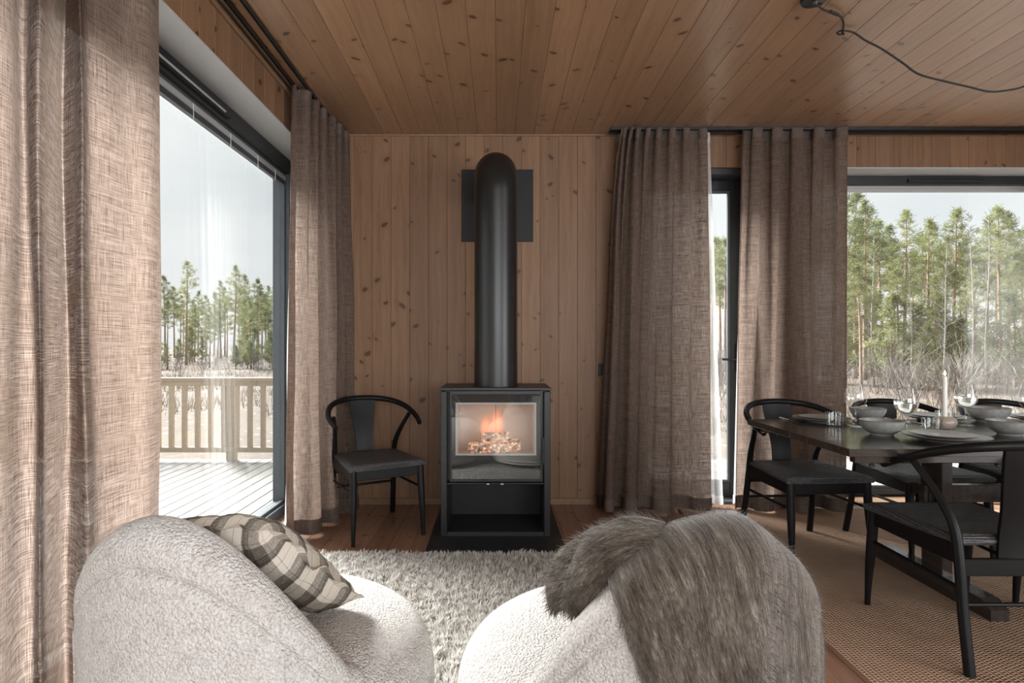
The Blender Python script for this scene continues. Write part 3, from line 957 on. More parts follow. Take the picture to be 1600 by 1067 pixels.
# drapes at the door and the picture window
tp = pleat_line((px(970, 0, TY2).x, TY2), (px(1104, 0, TY2).x, TY2), 9, 0.042, 21, 0.55, 0.25, env=(1.1, 0.55))
bt = pleat_line((px(938, 0, 3.92).x, 3.92), (px(1112, 0, 3.92).x, 3.92), 4, 0.07, 22, 0.62, 0.15, env=(1.2, 0.5))
drape('linen_curtain', 'taupe linen curtain hanging between the stove wall and the glazed door', 'curtain', tp, bt, 'drape', 'drape_hem', seed=4, power=0.6)
tp = pleat_line((px(966, 0, TY1).x, TY1), (px(1108, 0, TY1).x, TY1), 9, 0.016, 23, 1.0, 0.2)
bt = pleat_line((px(955, 0, TY1).x, TY1 + 0.005), (px(1129, 0, TY1).x, TY1 + 0.005), 7, 0.02, 24, 1.0, 0.2)
drape('sheer_curtain', 'white sheer curtain hanging in front of the glazed door', 'curtain', tp, bt, 'sheer', 'sheer', seed=5, hem=0.06, power=1.0)
tp = pleat_line((px(1163, 0, TY2).x, TY2), (px(1321, 0, TY2).x, TY2), 5, 0.042, 31, 0.9, 0.25, env=(0.8, 0.9))
bt = pleat_line((px(1150, 0, 3.92).x, 3.92), (px(1320, 0, 3.92).x, 3.92), 3, 0.065, 32, 1.0, 0.12)
drape('linen_curtain', 'taupe linen curtain between the glazed door and the picture window', 'curtain', tp, bt, 'drape', 'drape_hem', seed=6, power=0.8)
tp = pleat_line((px(1162, 0, TY1).x, TY1), (px(1310, 0, TY1).x, TY1), 9, 0.016, 33, 1.0, 0.2)
bt = pleat_line((px(1147, 0, TY1).x, TY1 + 0.005), (px(1316, 0, TY1).x, TY1 + 0.005), 8, 0.02, 34, 1.0, 0.2)
drape('sheer_curtain', 'white sheer curtain behind the taupe curtain next to the picture window', 'curtain', tp, bt, 'sheer', 'sheer', seed=7, hem=0.06, power=1.0)
# sheer pulled to the far side of the picture window (its reflection shows in the pane)
tp = pleat_line((3.80, TY1), (4.48, TY1), 9, 0.02, 35, 1.0, 0.2)
bt = pleat_line((3.78, TY1), (4.48, TY1 - 0.01), 7, 0.025, 36, 1.0, 0.2)
drape('sheer_curtain', 'white sheer curtain drawn to the far end of the picture window', 'curtain', tp, bt, 'sheer', 'sheer', seed=8, hem=0.06, power=1.0)

# ================================================================== STOVE
SX, SF, SB, SH = -0.014, 3.40, 3.78, 0.886
st = empty('wood_stove', (SX, (SF + SB) / 2, 0.006))
st.scale = (1.025, 1, 1)
tag(st, 'black steel wood stove with a lit fire behind its glass door', 'stove')
def SY(y): return y - (SF + SB) / 2
z0 = -0.006
for s in (-1, 1):
    xa, xb = sorted((s * 0.316, s * 0.280))
    obj('side_panel', MB().cbox(xa, xb, SY(SF), SY(SB), 0.0, SH - 0.03, 0.003), MAT['stove'], st)
obj('top_plate', MB().cbox(-0.319, 0.319, SY(SF) - 0.006, SY(SB) + 0.004, SH - 0.024, SH - 0.006, 0.003), MAT['stove'], st)
obj('top_gap_strip', MB().cbox(-0.30, 0.30, SY(SF) + 0.012, SY(SB) - 0.004, SH - 0.034, SH - 0.024, 0.001), MAT['stove_dark'], st)
obj('back_panel', MB().box(-0.28, 0.28, SY(SB) - 0.014, SY(SB) - 0.002, 0.0, SH - 0.034), MAT['stove_dark'], st)
obj('niche_floor', MB().cbox(-0.28, 0.28, SY(SF) + 0.004, SY(SB) - 0.014, 0.0, 0.026, 0.002), MAT['hearth'], st)
# firebox shell
fx0, fx1, fz0, fz1 = -0.232, 0.236, 0.475, 0.790
bx = MB()
bx.box(-0.279, 0.279, SY(SF) + 0.03, SY(SB) - 0.016, 0.325, 0.345)
bx.box(-0.279, 0.279, SY(SF) + 0.03, SY(SB) - 0.016, 0.835, SH - 0.035)
bx.box(-0.279, -0.252, SY(SF) + 0.03, SY(SB) - 0.016, 0.345, 0.835)
bx.box(0.252, 0.279, SY(SF) + 0.03, SY(SB) - 0.016, 0.345, 0.835)
obj('firebox', bx, MAT['stove_dark'], st)
fb = MB()
obj('firebrick', MB().cbox(-0.25, -0.001, SY(SB) - 0.075, SY(SB) - 0.05, 0.41, 0.833, 0.002), MAT['brick'], st)
obj('firebrick', MB().cbox(0.001, 0.25, SY(SB) - 0.075, SY(SB) - 0.05, 0.41, 0.833, 0.002), MAT['brick'], st)
for s in (-1, 1):
    xa, xb = sorted((s * 0.2515, s * 0.226))
    obj('firebrick', MB().cbox(xa, xb, SY(SF) + 0.055, SY(SB) - 0.076, 0.46, 0.833, 0.002), MAT['brick'], st)
obj('firebrick', MB().cbox(-0.2515, 0.2515, SY(SF) + 0.035, SY(SB) - 0.076, 0.43, 0.46, 0.002), MAT['brick'], st)
obj('baffle', MB().cbox(-0.2515, 0.2515, SY(SF) + 0.055, SY(SB) - 0.076, 0.81, 0.834, 0.002), MAT['brick'], st)
# door
dz0, dz1, dx0, dx1 = 0.322, 0.860, -0.263, 0.270
dr = MB()
dy0, dy1 = SY(SF) + 0.006, SY(SF) + 0.026
dr.box(dx0, dx0 + 0.010, dy0, dy1, dz0, dz1)
dr.box(dx1 - 0.010, dx1, dy0, dy1, dz0, dz1)
dr.cbox(dx0 + 0.010, dx1 - 0.010, dy0 - 0.002, dy1, dz1 - 0.022, dz1, 0.002)
dr.cbox(dx0 + 0.010, dx1 - 0.010, dy0 - 0.002, dy1, dz0, dz0 + 0.014, 0.002)
door = obj('stove_door', dr, MAT['stove'], st)
gm = MB().add([(dx0 + 0.01, dy0 + 0.004, dz0 + 0.014), (dx1 - 0.01, dy0 + 0.004, dz0 + 0.014), (dx1 - 0.01, dy0 + 0.004, dz1 - 0.022), (dx0 + 0.01, dy0 + 0.004, dz1 - 0.022)], [(0, 1, 2, 3)])
obj('door_glass', gm, MAT['stove_glass'], door)
mk = MB()
my0, my1 = dy0 + 0.007, dy0 + 0.012
mk.box(dx0 + 0.01, fx0, my0, my1, dz0 + 0.014, dz1 - 0.022)
mk.box(fx1, dx1 - 0.01, my0, my1, dz0 + 0.014, dz1 - 0.022)
mk.box(fx0, fx1, my0, my1, dz0 + 0.014, fz0)
mk.box(fx0, fx1, my0, my1, fz1, dz1 - 0.022)
obj('black_glass_border', mk, MAT['stove_dark'], door)
sl = MB()
c_ = 0.012
for a, b, c, d in ((fx0, fx0 + c_, fz0, fz1), (fx1 - c_, fx1, fz0, fz1), (fx0 + c_, fx1 - c_, fz0, fz0 + c_), (fx0 + c_, fx1 - c_, fz1 - c_, fz1)):
    sl.box(a, b, my1 + 0.001, my1 + 0.006, c, d)
obj('glass_gasket', sl, MAT['blind'], door)
hb = MB()
hb.tube([(dx1 + 0.004, dy0 - 0.035, 0.436), (dx1 + 0.004, dy0 - 0.035, 0.588)], 0.006, 8)
hb.tube([(dx1 + 0.004, dy0 - 0.035, 0.446), (dx1 + 0.004, dy0 + 0.004, 0.446)], 0.0045, 8)
hb.tube([(dx1 + 0.004, dy0 - 0.035, 0.578), (dx1 + 0.004, dy0 + 0.004, 0.578)], 0.0045, 8)
obj('door_handle', hb, MAT['stove'], door, smooth=True, angle=40)
obj('ash_lip', MB().cbox(-0.28, 0.28, SY(SF) - 0.004, SY(SF) + 0.05, 0.309, 0.318, 0.002), MAT['stove'], st)
for xx in (-0.043, 0.038):
    obj('air_knob', MB().cbox(xx - 0.011, xx + 0.011, SY(SF) - 0.02, SY(SF) - 0.004, 0.308, 0.320, 0.003), MAT['steel'], st)

# logs and flames inside
def log(loc, rz, ln, rad, seed, label):
    rnd = random.Random(seed)
    pts = [(lerp(-ln / 2, ln / 2, i / 8), 0, 0.003 * math.sin(i)) for i in range(9)]
    o = obj('burning_log', MB().tube(pts, [rad * rnd.uniform(0.88, 1.08) for _ in range(9)], 12), MAT['ember'], None, loc, (0.3 * seed, 0, rz), smooth=True, angle=60)
    tag(o, label, 'log')
fy = SF + 0.17
log((SX - 0.045, fy - 0.022, 0.500), 0.06, 0.25, 0.038, 1, 'charred log burning at the front of the stove fire')
log((SX + 0.035, fy + 0.066, 0.505), -0.08, 0.24, 0.042, 2, 'glowing log lying behind the front log in the fire')
log((SX - 0.0, fy + 0.02, 0.566), 0.25, 0.17, 0.028, 3, 'ashen split log lying on top in the fire')
for (dx, dz, sx, sz, lab) in ((-0.060, 0.625, 1.05, 0.85, 'broad low orange flame above the log end'), (0.008, 0.645, 1.15, 1.05, 'tall orange flame rising from the top log')):
    sp = MB().lathe([(0.0, -0.095)] + [(0.05 * math.cos(a), 0.095 * math.sin(a)) for a in [R(q) for q in range(-75, 76, 15)]] + [(0.0, 0.095)], 16)
    o = obj('flame', sp, MAT['flame'], None, (SX + dx, fy + 0.05, dz))
    o.scale = (sx, sx, sz)
    tag(o, lab, 'flame')
fire_d = bpy.data.lights.new('fire_glow', 'POINT')
fire_d.energy = 0.10
fire_d.color = (1.0, 0.62, 0.34)
fire_d.shadow_soft_size = 0.05
fire = bpy.data.objects.new('fire_glow', fire_d)
fire.location = (SX, fy - 0.02, 0.70)
COL.objects.link(fire)

# hearth plate
hp = tag(obj('hearth_plate', MB().cbox(-0.400, 0.376, 3.08, YB - 0.014, 0.0, 0.006, 0.001), MAT['hearth']), 'black steel floor plate under the stove', 'hearth')
# flue
PXc, PYc, PR = SX + 0.001, 3.585, 0.133
fp = empty('flue_pipe', (PXc, PYc, SH))
tag(fp, 'thick black flue pipe rising from the stove and bending into the wall', 'flue pipe')
def ring_path(a, b): return [(0, 0, a - SH), (0, 0, b - SH)]
obj('lower_section', MB().tube(ring_path(SH - 0.0, 1.088), PR + 0.0015, 48), MAT['pipe'], fp, smooth=True, angle=50)
obj('middle_section', MB().tube(ring_path(1.088, 1.888), PR, 48), MAT['pipe'], fp, smooth=True, angle=50)
bz, br_ = 2.07, 0.175
el = [(0, 0, 1.888 - SH), (0, 0, bz - SH)]
for k in range(1, 13):
    a = k / 12 * PI / 2
    el.append((0, br_ * (1 - math.cos(a)), bz - SH + br_ * math.sin(a)))
el.append((0, YB - PYc - 0.002, bz - SH + br_))
obj('elbow', MB().tube(el, PR + 0.001, 48), MAT['pipe'], fp, smooth=True, angle=50)
obj('collar', MB().tube([(0, 0, 0.0), (0, 0, 0.008)], PR + 0.006, 48), MAT['pipe'], fp, smooth=True, angle=50)
obj('seam_ring', MB().tube(ring_path(1.084, 1.090), PR + 0.0025, 48), MAT['pipe'], fp, smooth=True, angle=50)
obj('seam_ring', MB().tube(ring_path(1.884, 1.889), PR + 0.0022, 48), MAT['pipe'], fp, smooth=True, angle=50)
wpz = 2.131
plate = MB().cbox(-0.26 - PXc, 0.251 - PXc, YB - PYc - 0.006, YB - PYc - 0.0005, wpz - 0.258 - SH, wpz + 0.258 - SH, 0.002)
wp = obj('wall_plate', plate, MAT['stove_dark'], fp)
for sx in (-0.245, 0.0, 0.236):
    for sz in (-0.243, -0.08, 0.08, 0.243):
        if sx == 0: continue
        obj('screw', MB().lathe([(0.005, 0), (0.004, 0.003), (0, 0.004)], 8), MAT['pipe'], wp, (sx - PXc, YB - PYc - 0.006, wpz + sz - SH), (PI / 2, 0, 0))

# ================================================================== LOUNGE CHAIRS
TH_END = 68.0
def back_h(th):
    return max(0.425, 0.44 + 0.346 * math.cos(R(min(90.0, abs(th) * 90.0 / 62.0))))

def r_out(z, th):
    k = smooth01((abs(th) - 46) / 22.0)
    lean = 0.382 + 0.014 * (z - 0.08) / 0.76
    return lerp(lean, 0.385, k * 0.8)

def back_section(th, groove=True):
    h = back_h(th)
    ro = lambda z: r_out(z, th)
    pts = []
    zb = 0.07
    for k in range(7):
        z = lerp(zb, h - 0.125, k / 6)
        pts.append((ro(z), z))
    pts += [(ro(h - 0.10) - 0.001, h - 0.100), (ro(h) - (0.010 if groove else 0.002), h - 0.088), (ro(h) - (0.003 if groove else 0.002), h - 0.076), (ro(h) - 0.002, h - 0.05),
            (ro(h) - 0.016, h - 0.018), (ro(h) - 0.045, h - 0.001), (ro(h) - 0.075, h - 0.004), (ro(h) - 0.105, h - 0.03), (ro(h) - 0.125, h - 0.075)]
    for k in range(1, 5):
        z = lerp(h - 0.075, 0.25, k / 4)
        pts.append((ro(z) - 0.125 - 0.012 * k / 4, z))
    pts.append((0.30, 0.12))
    return [(p.x, p.y) for p in catmull([(a, b, 0) for a, b in pts], 3)]

N_TH = 97
def back_grid(groove=True):
    secs, ths = [], []
    for i in range(N_TH):
        th = lerp(-TH_END, TH_END, i / (N_TH - 1))
        ths.append(th)
        s = back_section(th, groove)
        e = min(1.0, (TH_END - abs(th)) / 7.0)
        sc = math.sqrt(max(0.0, 1 - (1 - e) ** 2))
        cx_, cz_ = 0.35, 0.25
        s = [(cx_ + (r - cx_) * (0.25 + 0.75 * sc), z if z < cz_ else cz_ + (z - cz_) * (0.8 + 0.2 * sc)) for r, z in s]
        secs.append(s)
    return ths, secs
BTH, BSEC = back_grid()
BSMOOTH = back_grid(False)[1]

def polar(th, r, z):
    a = R(th)
    return Vector((r * math.sin(a), -r * math.cos(a), z))

def make_lounge_chair():
    root = empty('boucle_armchair')
    ns = len(BSEC[0])
    m = MB().grid(lambda i, j: polar(BTH[i], *BSEC[i][j]), N_TH, ns)
    # close the bottom
    m.grid(lambda i, j: polar(BTH[i], *BSEC[i][0 if j == 0 else ns - 1]), N_TH, 2)
    obj('backrest', m, MAT['boucle'], root, smooth=True)
    prof = [(0, 0.452), (0.10, 0.452), (0.20, 0.448), (0.28, 0.437), (0.335, 0.417), (0.380, 0.385), (0.406, 0.340), (0.415, 0.28), (0.410, 0.20), (0.388, 0.13), (0.362, 0.08), (0.33, 0.055), (0, 0.055)]
    pr = [(p.x, p.y) for p in catmull([(a, b, 0) for a, b in prof], 3)]
    pr = [(max(0, a), b) for a, b in pr]
    obj('seat', MB().lathe(pr, 96), MAT['boucle'], root, smooth=True, angle=60)
    obj('base_piping', MB().tube([(0.372 * math.cos(a), 0.372 * math.sin(a), 0.088) for a in [2 * PI * k / 64 for k in range(65)]], 0.006, 6, caps=False), MAT['boucle'], root, smooth=True)
    obj('swivel_base', MB().lathe([(0, 0.056), (0.25, 0.056), (0.26, 0.045), (0.26, 0.006), (0.255, 0.0), (0, 0.0)], 48), MAT['black_plastic'], root)
    # vertical seams on the back panel
    for th0 in (-40, 40):
        i = min(range(N_TH), key=lambda q: abs(BTH[q] - th0))
        pts = [polar(BTH[i], BSEC[i][j][0] + 0.0005, BSEC[i][j][1]) for j in range(0, 21)]
        obj('seam', MB().tube(pts, 0.0022, 6), MAT['boucle'], root, smooth=True)
    return root

RUG_Z = 0.018
ch_l = make_lounge_chair()
ch_r = copy_tree(ch_l)
ch_l.location = (-0.576, 1.44, RUG_Z)
ch_l.rotation_euler.z = R(-13)
ch_r.location = (0.315, 1.39, RUG_Z)
ch_r.rotation_euler.z = R(14)
tag(ch_l, 'white boucle swivel armchair with a plaid cushion on it', 'armchair', 'white boucle armchairs')
tag(ch_r, 'white boucle swivel armchair with a fuzzy grey throw over its back', 'armchair', 'white boucle armchairs')

# ---- throw over the back of the right chair
def sec_at(th):
    f = (th + TH_END) / (2 * TH_END) * (N_TH - 1)
    i = max(0, min(N_TH - 2, int(f)))
    t = f - i
    return [(lerp(a[0], b[0], t), lerp(a[1], b[1], t)) for a, b in zip(BSMOOTH[i], BSMOOTH[i + 1])]

def surf(th, a):
    """point on the chair back: a = arc length from the rim, outward positive"""
    s = sec_at(th)
    top = max(range(len(s)), key=lambda k: s[k][1])
    step = -1 if a > 0 else 1
    d, k = 0.0, top
    while 0 <= k + step < len(s):
        q = math.hypot(s[k + step][0] - s[k][0], s[k + step][1] - s[k][1])
        if d + q >= abs(a):
            t = (abs(a) - d) / max(q, 1e-9)
            return polar(th, lerp(s[k][0], s[k + step][0], t), lerp(s[k][1], s[k + step][1], t))
        d += q
        k += step
    return polar(th, s[k][0], s[k][1])

NU, NV = 84, 76
def tsurf(th, a):
    # on the inside the bunched cloth keeps the height of the rim and stands clear of the falling arm
    te = th if a >= 0 else max(th, -35.0)
    p = surf(te, a)
    if te != th:
        p = Matrix.Rotation(R(th - te), 3, 'Z') @ p
    if te != th:
        p.z -= 0.075 * ((-35.0 - th) / 25.0) ** 2
    p.z = max(p.z, 0.49)
    return p
A0, A1 = -0.19, 0.60
thr = []
for j in range(NV):
    a = lerp(A0, A1, j / (NV - 1))
    if a < 0:
        tl = lerp(-32, -38, min(1, -a / 0.10))
    else:
        tl = lerp(-32, -14, min(1, a / 0.45))
    trr = lerp(62, 66, j / (NV - 1))
    row = []
    for i in range(NU):
        th = lerp(tl, trr, i / (NU - 1))
        p = tsurf(th, a) if a < 0 else surf(th, a)
        e = 0.5
        pu = surf(th + e, a) - surf(th - e, a)
        pv = surf(th, a + 0.012) - surf(th, a - 0.012)
        n = pu.cross(pv)
        if n.length < 1e-9: n = Vector((0, 0, 1))
        n.normalize()
        # outward from the body of the back
        mid = polar(th, 0.325, min(p.z - 0.06, 0.9))
        if (p - mid).dot(n) < 0: n = -n
        fold = 0.011 * mnoise.noise(Vector((th * 0.07, a * 1.2, 3.1))) + 0.008 * math.sin(th * 0.24 + a * 3.0) * smooth01((a + 0.1) / 0.4)
        lump = 0.0
        if a < 0.06:       # bunched folds on the inside
            w = smooth01((0.02 - a) / 0.07) * smooth01((-12 - th) / 22.0)
            lump = w * (0.036 + 0.020 * math.sin((th + 54) * 0.26 + a * 9))
        edge = min(1.0, min(i, NU - 1 - i) / 3.0)
        off = (0.013 + fold + lump) * (0.35 + 0.65 * edge)
        q = p + n * max(off, 0.006)
        if a > 0.3:        # hangs free lower down
            q += Vector((math.sin(R(th)), -math.cos(R(th)), 0)) * 0.02 * smooth01((a - 0.3) / 0.3)
        row.append((q, n, i / (NU - 1) * 0.85, a))
    thr.append(row)
th_mb = MB().grid(lambda i, j: thr[j][i][0], NU, NV, lambda i, j: (thr[j][i][2], thr[j][i][3]))
th_o = empty('throw_blanket', (0.315, 1.39, RUG_Z), R(14))
bl = obj('blanket', th_mb, MAT['throw'], th_o, smooth=True)
sd = bl.modifiers.new('thick', 'SOLIDIFY'); sd.thickness = 0.008; sd.offset = -1
tag(th_o, 'fuzzy grey brown mohair throw draped over the white armchair', 'blanket')
# cloth bunched up in two plump folds on the inside of the back
BN, BM = 22, 30
bunch_rows = []
for path, rads, sd_k in (([(-22, .315, .735), (-34, .285, .715), (-43, .268, .685), (-51, .265, .645), (-57, .268, .600), (-60, .275, .570)], [.028, .046, .050, .046, .036, .010], 1.0),
                         ([(-14, .325, .760), (-24, .318, .750), (-33, .305, .715), (-40, .300, .668), (-45, .300, .620), (-47, .302, .590)], [.028, .044, .050, .046, .034, .008], 5.0)):
    axis_ = catmull([polar(*q) for q in path], 6)
    nx = len(axis_)
    rr = [p.x for p in catmull([(q, 0, 0) for q in rads], 6)]
    rows = []
    for j in range(nx):
        tg = (axis_[min(j + 1, nx - 1)] - axis_[max(j - 1, 0)]).normalized()
        uu = (Vector((0, 0, 1)) - tg * tg.z).normalized()
        ww = tg.cross(uu)
        row = []
        for i in range(BN):
            an = 2 * PI * i / BN
            dn = uu * math.cos(an) + ww * math.sin(an)
            rad = rr[j] * (1 + 0.20 * mnoise.noise(Vector((math.cos(an) * 1.4, math.sin(an) * 1.4 + sd_k, j * 0.11))))
            row.append((axis_[j] + dn * rad, dn, i * 0.016 + sd_k, j * 0.012))
        rows.append(row)
    bunch_rows.append(rows)
    bmx = MB().grid(lambda i, j: rows[j][i][0], BN, nx, lambda i, j: (rows[j][i][2], rows[j][i][3]), wrap=True)
    obj('bunched_fold', bmx, MAT['throw'], th_o, smooth=True)
# loose fibres
rnd = random.Random(5)
fz = MB(); fuv = []
vs, fs = [], []
for k in range(44000):
    TG = thr if k < 38000 else bunch_rows[k % 2]
    nu_, nv_ = len(TG[0]), len(TG)
    fi, fj = rnd.random() * (nu_ - 1), rnd.random() * (nv_ - 1)
    i, j = int(fi), int(fj)
    p, n, u, v = TG[j][i]
    p2 = TG[j][min(i + 1, nu_ - 1)][0]; p3 = TG[min(j + 1, nv_ - 1)][i][0]
    base = p + (p2 - p) * (fi - i) + (p3 - p) * (fj - j)
    tg = (p3 - p).normalized()
    sd_ = n.cross(tg)
    ln = rnd.uniform(0.010, 0.030)
    d = (n * rnd.uniform(0.12, 0.55) + tg * rnd.uniform(0.3, 1.0) + sd_ * rnd.uniform(-0.45, 0.45)).normalized()
    w = d.cross(n).normalized() * 0.0006
    midp = base + d * ln * 0.55
    tip = base + d * ln + n * rnd.uniform(-0.003, 0.005)
    b = len(vs)
    vs += [base - w, base + w, midp + w * 0.8, midp - w * 0.8, tip]
    fs += [(b, b + 1, b + 2, b + 3), (b + 3, b + 2, b + 4)]
    fuv += [(u, v)] * 7
fz.add(vs, fs); fz.uv = fuv
fo = obj('mohair_fuzz', fz, MAT['throw'], th_o)
fo['kind'] = 'stuff'

# ---- plaid cushion leaning in the left chair
def make_cushion():
    BR, TR = Vector((-0.350, 1.455, 0.495)), Vector((-0.452, 1.135, 0.775))
    e = (TR - BR)
    Hh = e.length
    e.normalize()
    w = Vector((-0.93, 0.22, -0.12))
    w = (w - e * w.dot(e)).normalized()
    n = w.cross(e).normalized()          # toward the room / upward
    if n.y < 0: n = -n
    Wd = 0.37
    N = 40
    c = BR + e * Hh / 2 + w * Wd / 2
    m = MB()
    def pt(i, j, s):
        a, b = lerp(-1, 1, i / (N - 1)), lerp(-1, 1, j / (N - 1))
        da, db = max(0, 1 - abs(a) ** 2.6), max(0, 1 - abs(b) ** 2.6)
        th = 0.088 * (da * db) ** 0.5
        pull = 0.93 + 0.07 * max(abs(a), abs(b)) ** 6 * 0 + 0.07 * (abs(a * b)) ** 1.5
        q = c - w * (a * Wd / 2 * (pull if abs(b) < 2 else 1)) + e * (b * Hh / 2 * pull)
        wr = 0.006 * mnoise.noise(Vector((a * 3.0, b * 3.0, 2 + s))) + 0.004 * mnoise.noise(Vector((a * 8, b * 8, 5 + s)))
        edge = (1 - min(1, da * 3)) + (1 - min(1, db * 3))
        ruff = 0.007 * math.sin(9 * b + 3 * a) * math.sin(7 * a + 1) * min(1, edge)
        return q + n * (s * th + (s * wr if th > 0.01 else 0) + ruff)
    for s in (1, -1):
        m.grid(lambda i, j: pt(i, j, s), N, N, lambda i, j: (i / (N - 1), j / (N - 1)))
    root = empty('plaid_cushion', (c.x, c.y, 0.47))
    o = obj('cover', m, MAT['plaid'], root, (-c.x, -c.y, -0.47), smooth=True)
    # flat flange round the edge
    fl_ = MB()
    M_ = 120
    ring = []
    for k in range(M_):
        t = k / M_ * 4
        sd, f = int(t), t - int(t)
        a, b = [(lerp(-1, 1, f), -1), (1, lerp(-1, 1, f)), (lerp(1, -1, f), 1), (-1, lerp(1, -1, f))][sd]
        ring.append((a, b))
    def rp(k, j):
        a, b = ring[k % M_]
        i_, j_ = (a + 1) / 2 * (N - 1), (b + 1) / 2 * (N - 1)
        base = pt(i_, j_, 1)
        outd = (-w * a * (abs(a) > 0.99) + e * b * (abs(b) > 0.99))
        if outd.length > 0: outd.normalize()
        return base + outd * 0.014 * j + n * (0.007 * j * math.sin(k * 0.9) + 0.004 * j * math.sin(k * 0.37))
    fl_.grid(rp, M_, 2, lambda i, j: ((ring[i][0] + 1) / 2, (ring[i][1] + 1) / 2 + 0.02 * j), wrap=True)
    obj('flange', fl_, MAT['plaid'], root, (-c.x, -c.y, -0.47), smooth=True)
    return tag(root, 'brown and cream plaid cushion leaning inside the white armchair', 'cushion')
make_cushion()

# ================================================================== RUGS
rx0, rx1, ry0, ry1 = -0.985, 0.80, 0.55, 3.065
sr = empty('shag_rug', ((rx0 + rx1) / 2, (ry0 + ry1) / 2, 0))
tag(sr, 'deep pile ivory shag rug under the white armchairs', 'rug')
obj('backing', MB().cbox(rx0 - sr.location.x, rx1 - sr.location.x, ry0 - sr.location.y, ry1 - sr.location.y, 0.0005, 0.016, 0.003), MAT['shag'], sr)
rs = np.random.RandomState(3)
NTUFT = 115000
tx = rs.uniform(rx0, rx1, NTUFT) - sr.location.x
ty = ry0 + (ry1 - ry0) * rs.uniform(0, 1, NTUFT) ** 0.75 - sr.location.y
cl = np.array([mnoise.noise(Vector((a * 26, b * 26, 0.0))) for a, b in zip(tx, ty)])
cl2 = np.array([mnoise.noise(Vector((a * 26, b * 26, 9.0))) for a, b in zip(tx, ty)])
ang = rs.uniform(0, 2 * PI, NTUFT)
hh = rs.uniform(0.018, 0.040, NTUFT) * (1.0 + 0.35 * cl)
lx = 0.030 * cl + rs.uniform(-0.012, 0.012, NTUFT)
ly = 0.030 * cl2 + rs.uniform(-0.012, 0.012, NTUFT)
wx, wy = np.cos(ang) * 0.0028, np.sin(ang) * 0.0028
zb = np.full(NTUFT, 0.012)
V = np.zeros((NTUFT, 5, 3))
V[:, 0] = np.stack([tx - wx, ty - wy, zb], 1)
V[:, 1] = np.stack([tx + wx, ty + wy, zb], 1)
V[:, 2] = np.stack([tx + wx * 1.1 + lx * 0.45, ty + wy * 1.1 + ly * 0.45, zb + hh * 0.65], 1)
V[:, 3] = np.stack([tx - wx * 1.1 + lx * 0.45, ty - wy * 1.1 + ly * 0.45, zb + hh * 0.65], 1)
V[:, 4] = np.stack([tx + lx, ty + ly, zb + hh], 1)
pm = MB()
pm.v = [tuple(q) for q in V.reshape(-1, 3)]
pm.f = [f for k in range(NTUFT) for f in ((5 * k, 5 * k + 1, 5 * k + 2, 5 * k + 3), (5 * k + 3, 5 * k + 2, 5 * k + 4))]
po = obj('pile', pm, MAT['shag'], sr)
po['kind'] = 'stuff'

jx0, jx1, jy0, jy1 = 1.235, 4.2, 0.25, 3.97
jr = empty('jute_rug', ((jx0 + jx1) / 2, (jy0 + jy1) / 2, 0))
tag(jr, 'flat woven brown jute rug under the dining table', 'rug')
ox, oy = jr.location.x, jr.location.y
obj('weave', MB().cbox(jx0 + 0.012 - ox, jx1 - 0.012 - ox, jy0 + 0.012 - oy, jy1 - 0.012 - oy, 0.0004, 0.0085, 0.001), MAT['jute'], jr)
MAT['binding'] = plain('brown_rug_binding', (0.17, 0.085, 0.05), 0.85, 0, (300, 0.3), 0.2)
for a, b, c, d in ((jx0, jx0 + 0.012, jy0, jy1), (jx1 - 0.012, jx1, jy0, jy1), (jx0 + 0.012, jx1 - 0.012, jy0, jy0 + 0.012), (jx0 + 0.012, jx1 - 0.012, jy1 - 0.012, jy1)):
    obj('binding', MB().cbox(a - ox, b - ox, c - oy, d - oy, 0.0004, 0.0095, 0.002), MAT['binding'], jr)
JZ = 0.0088

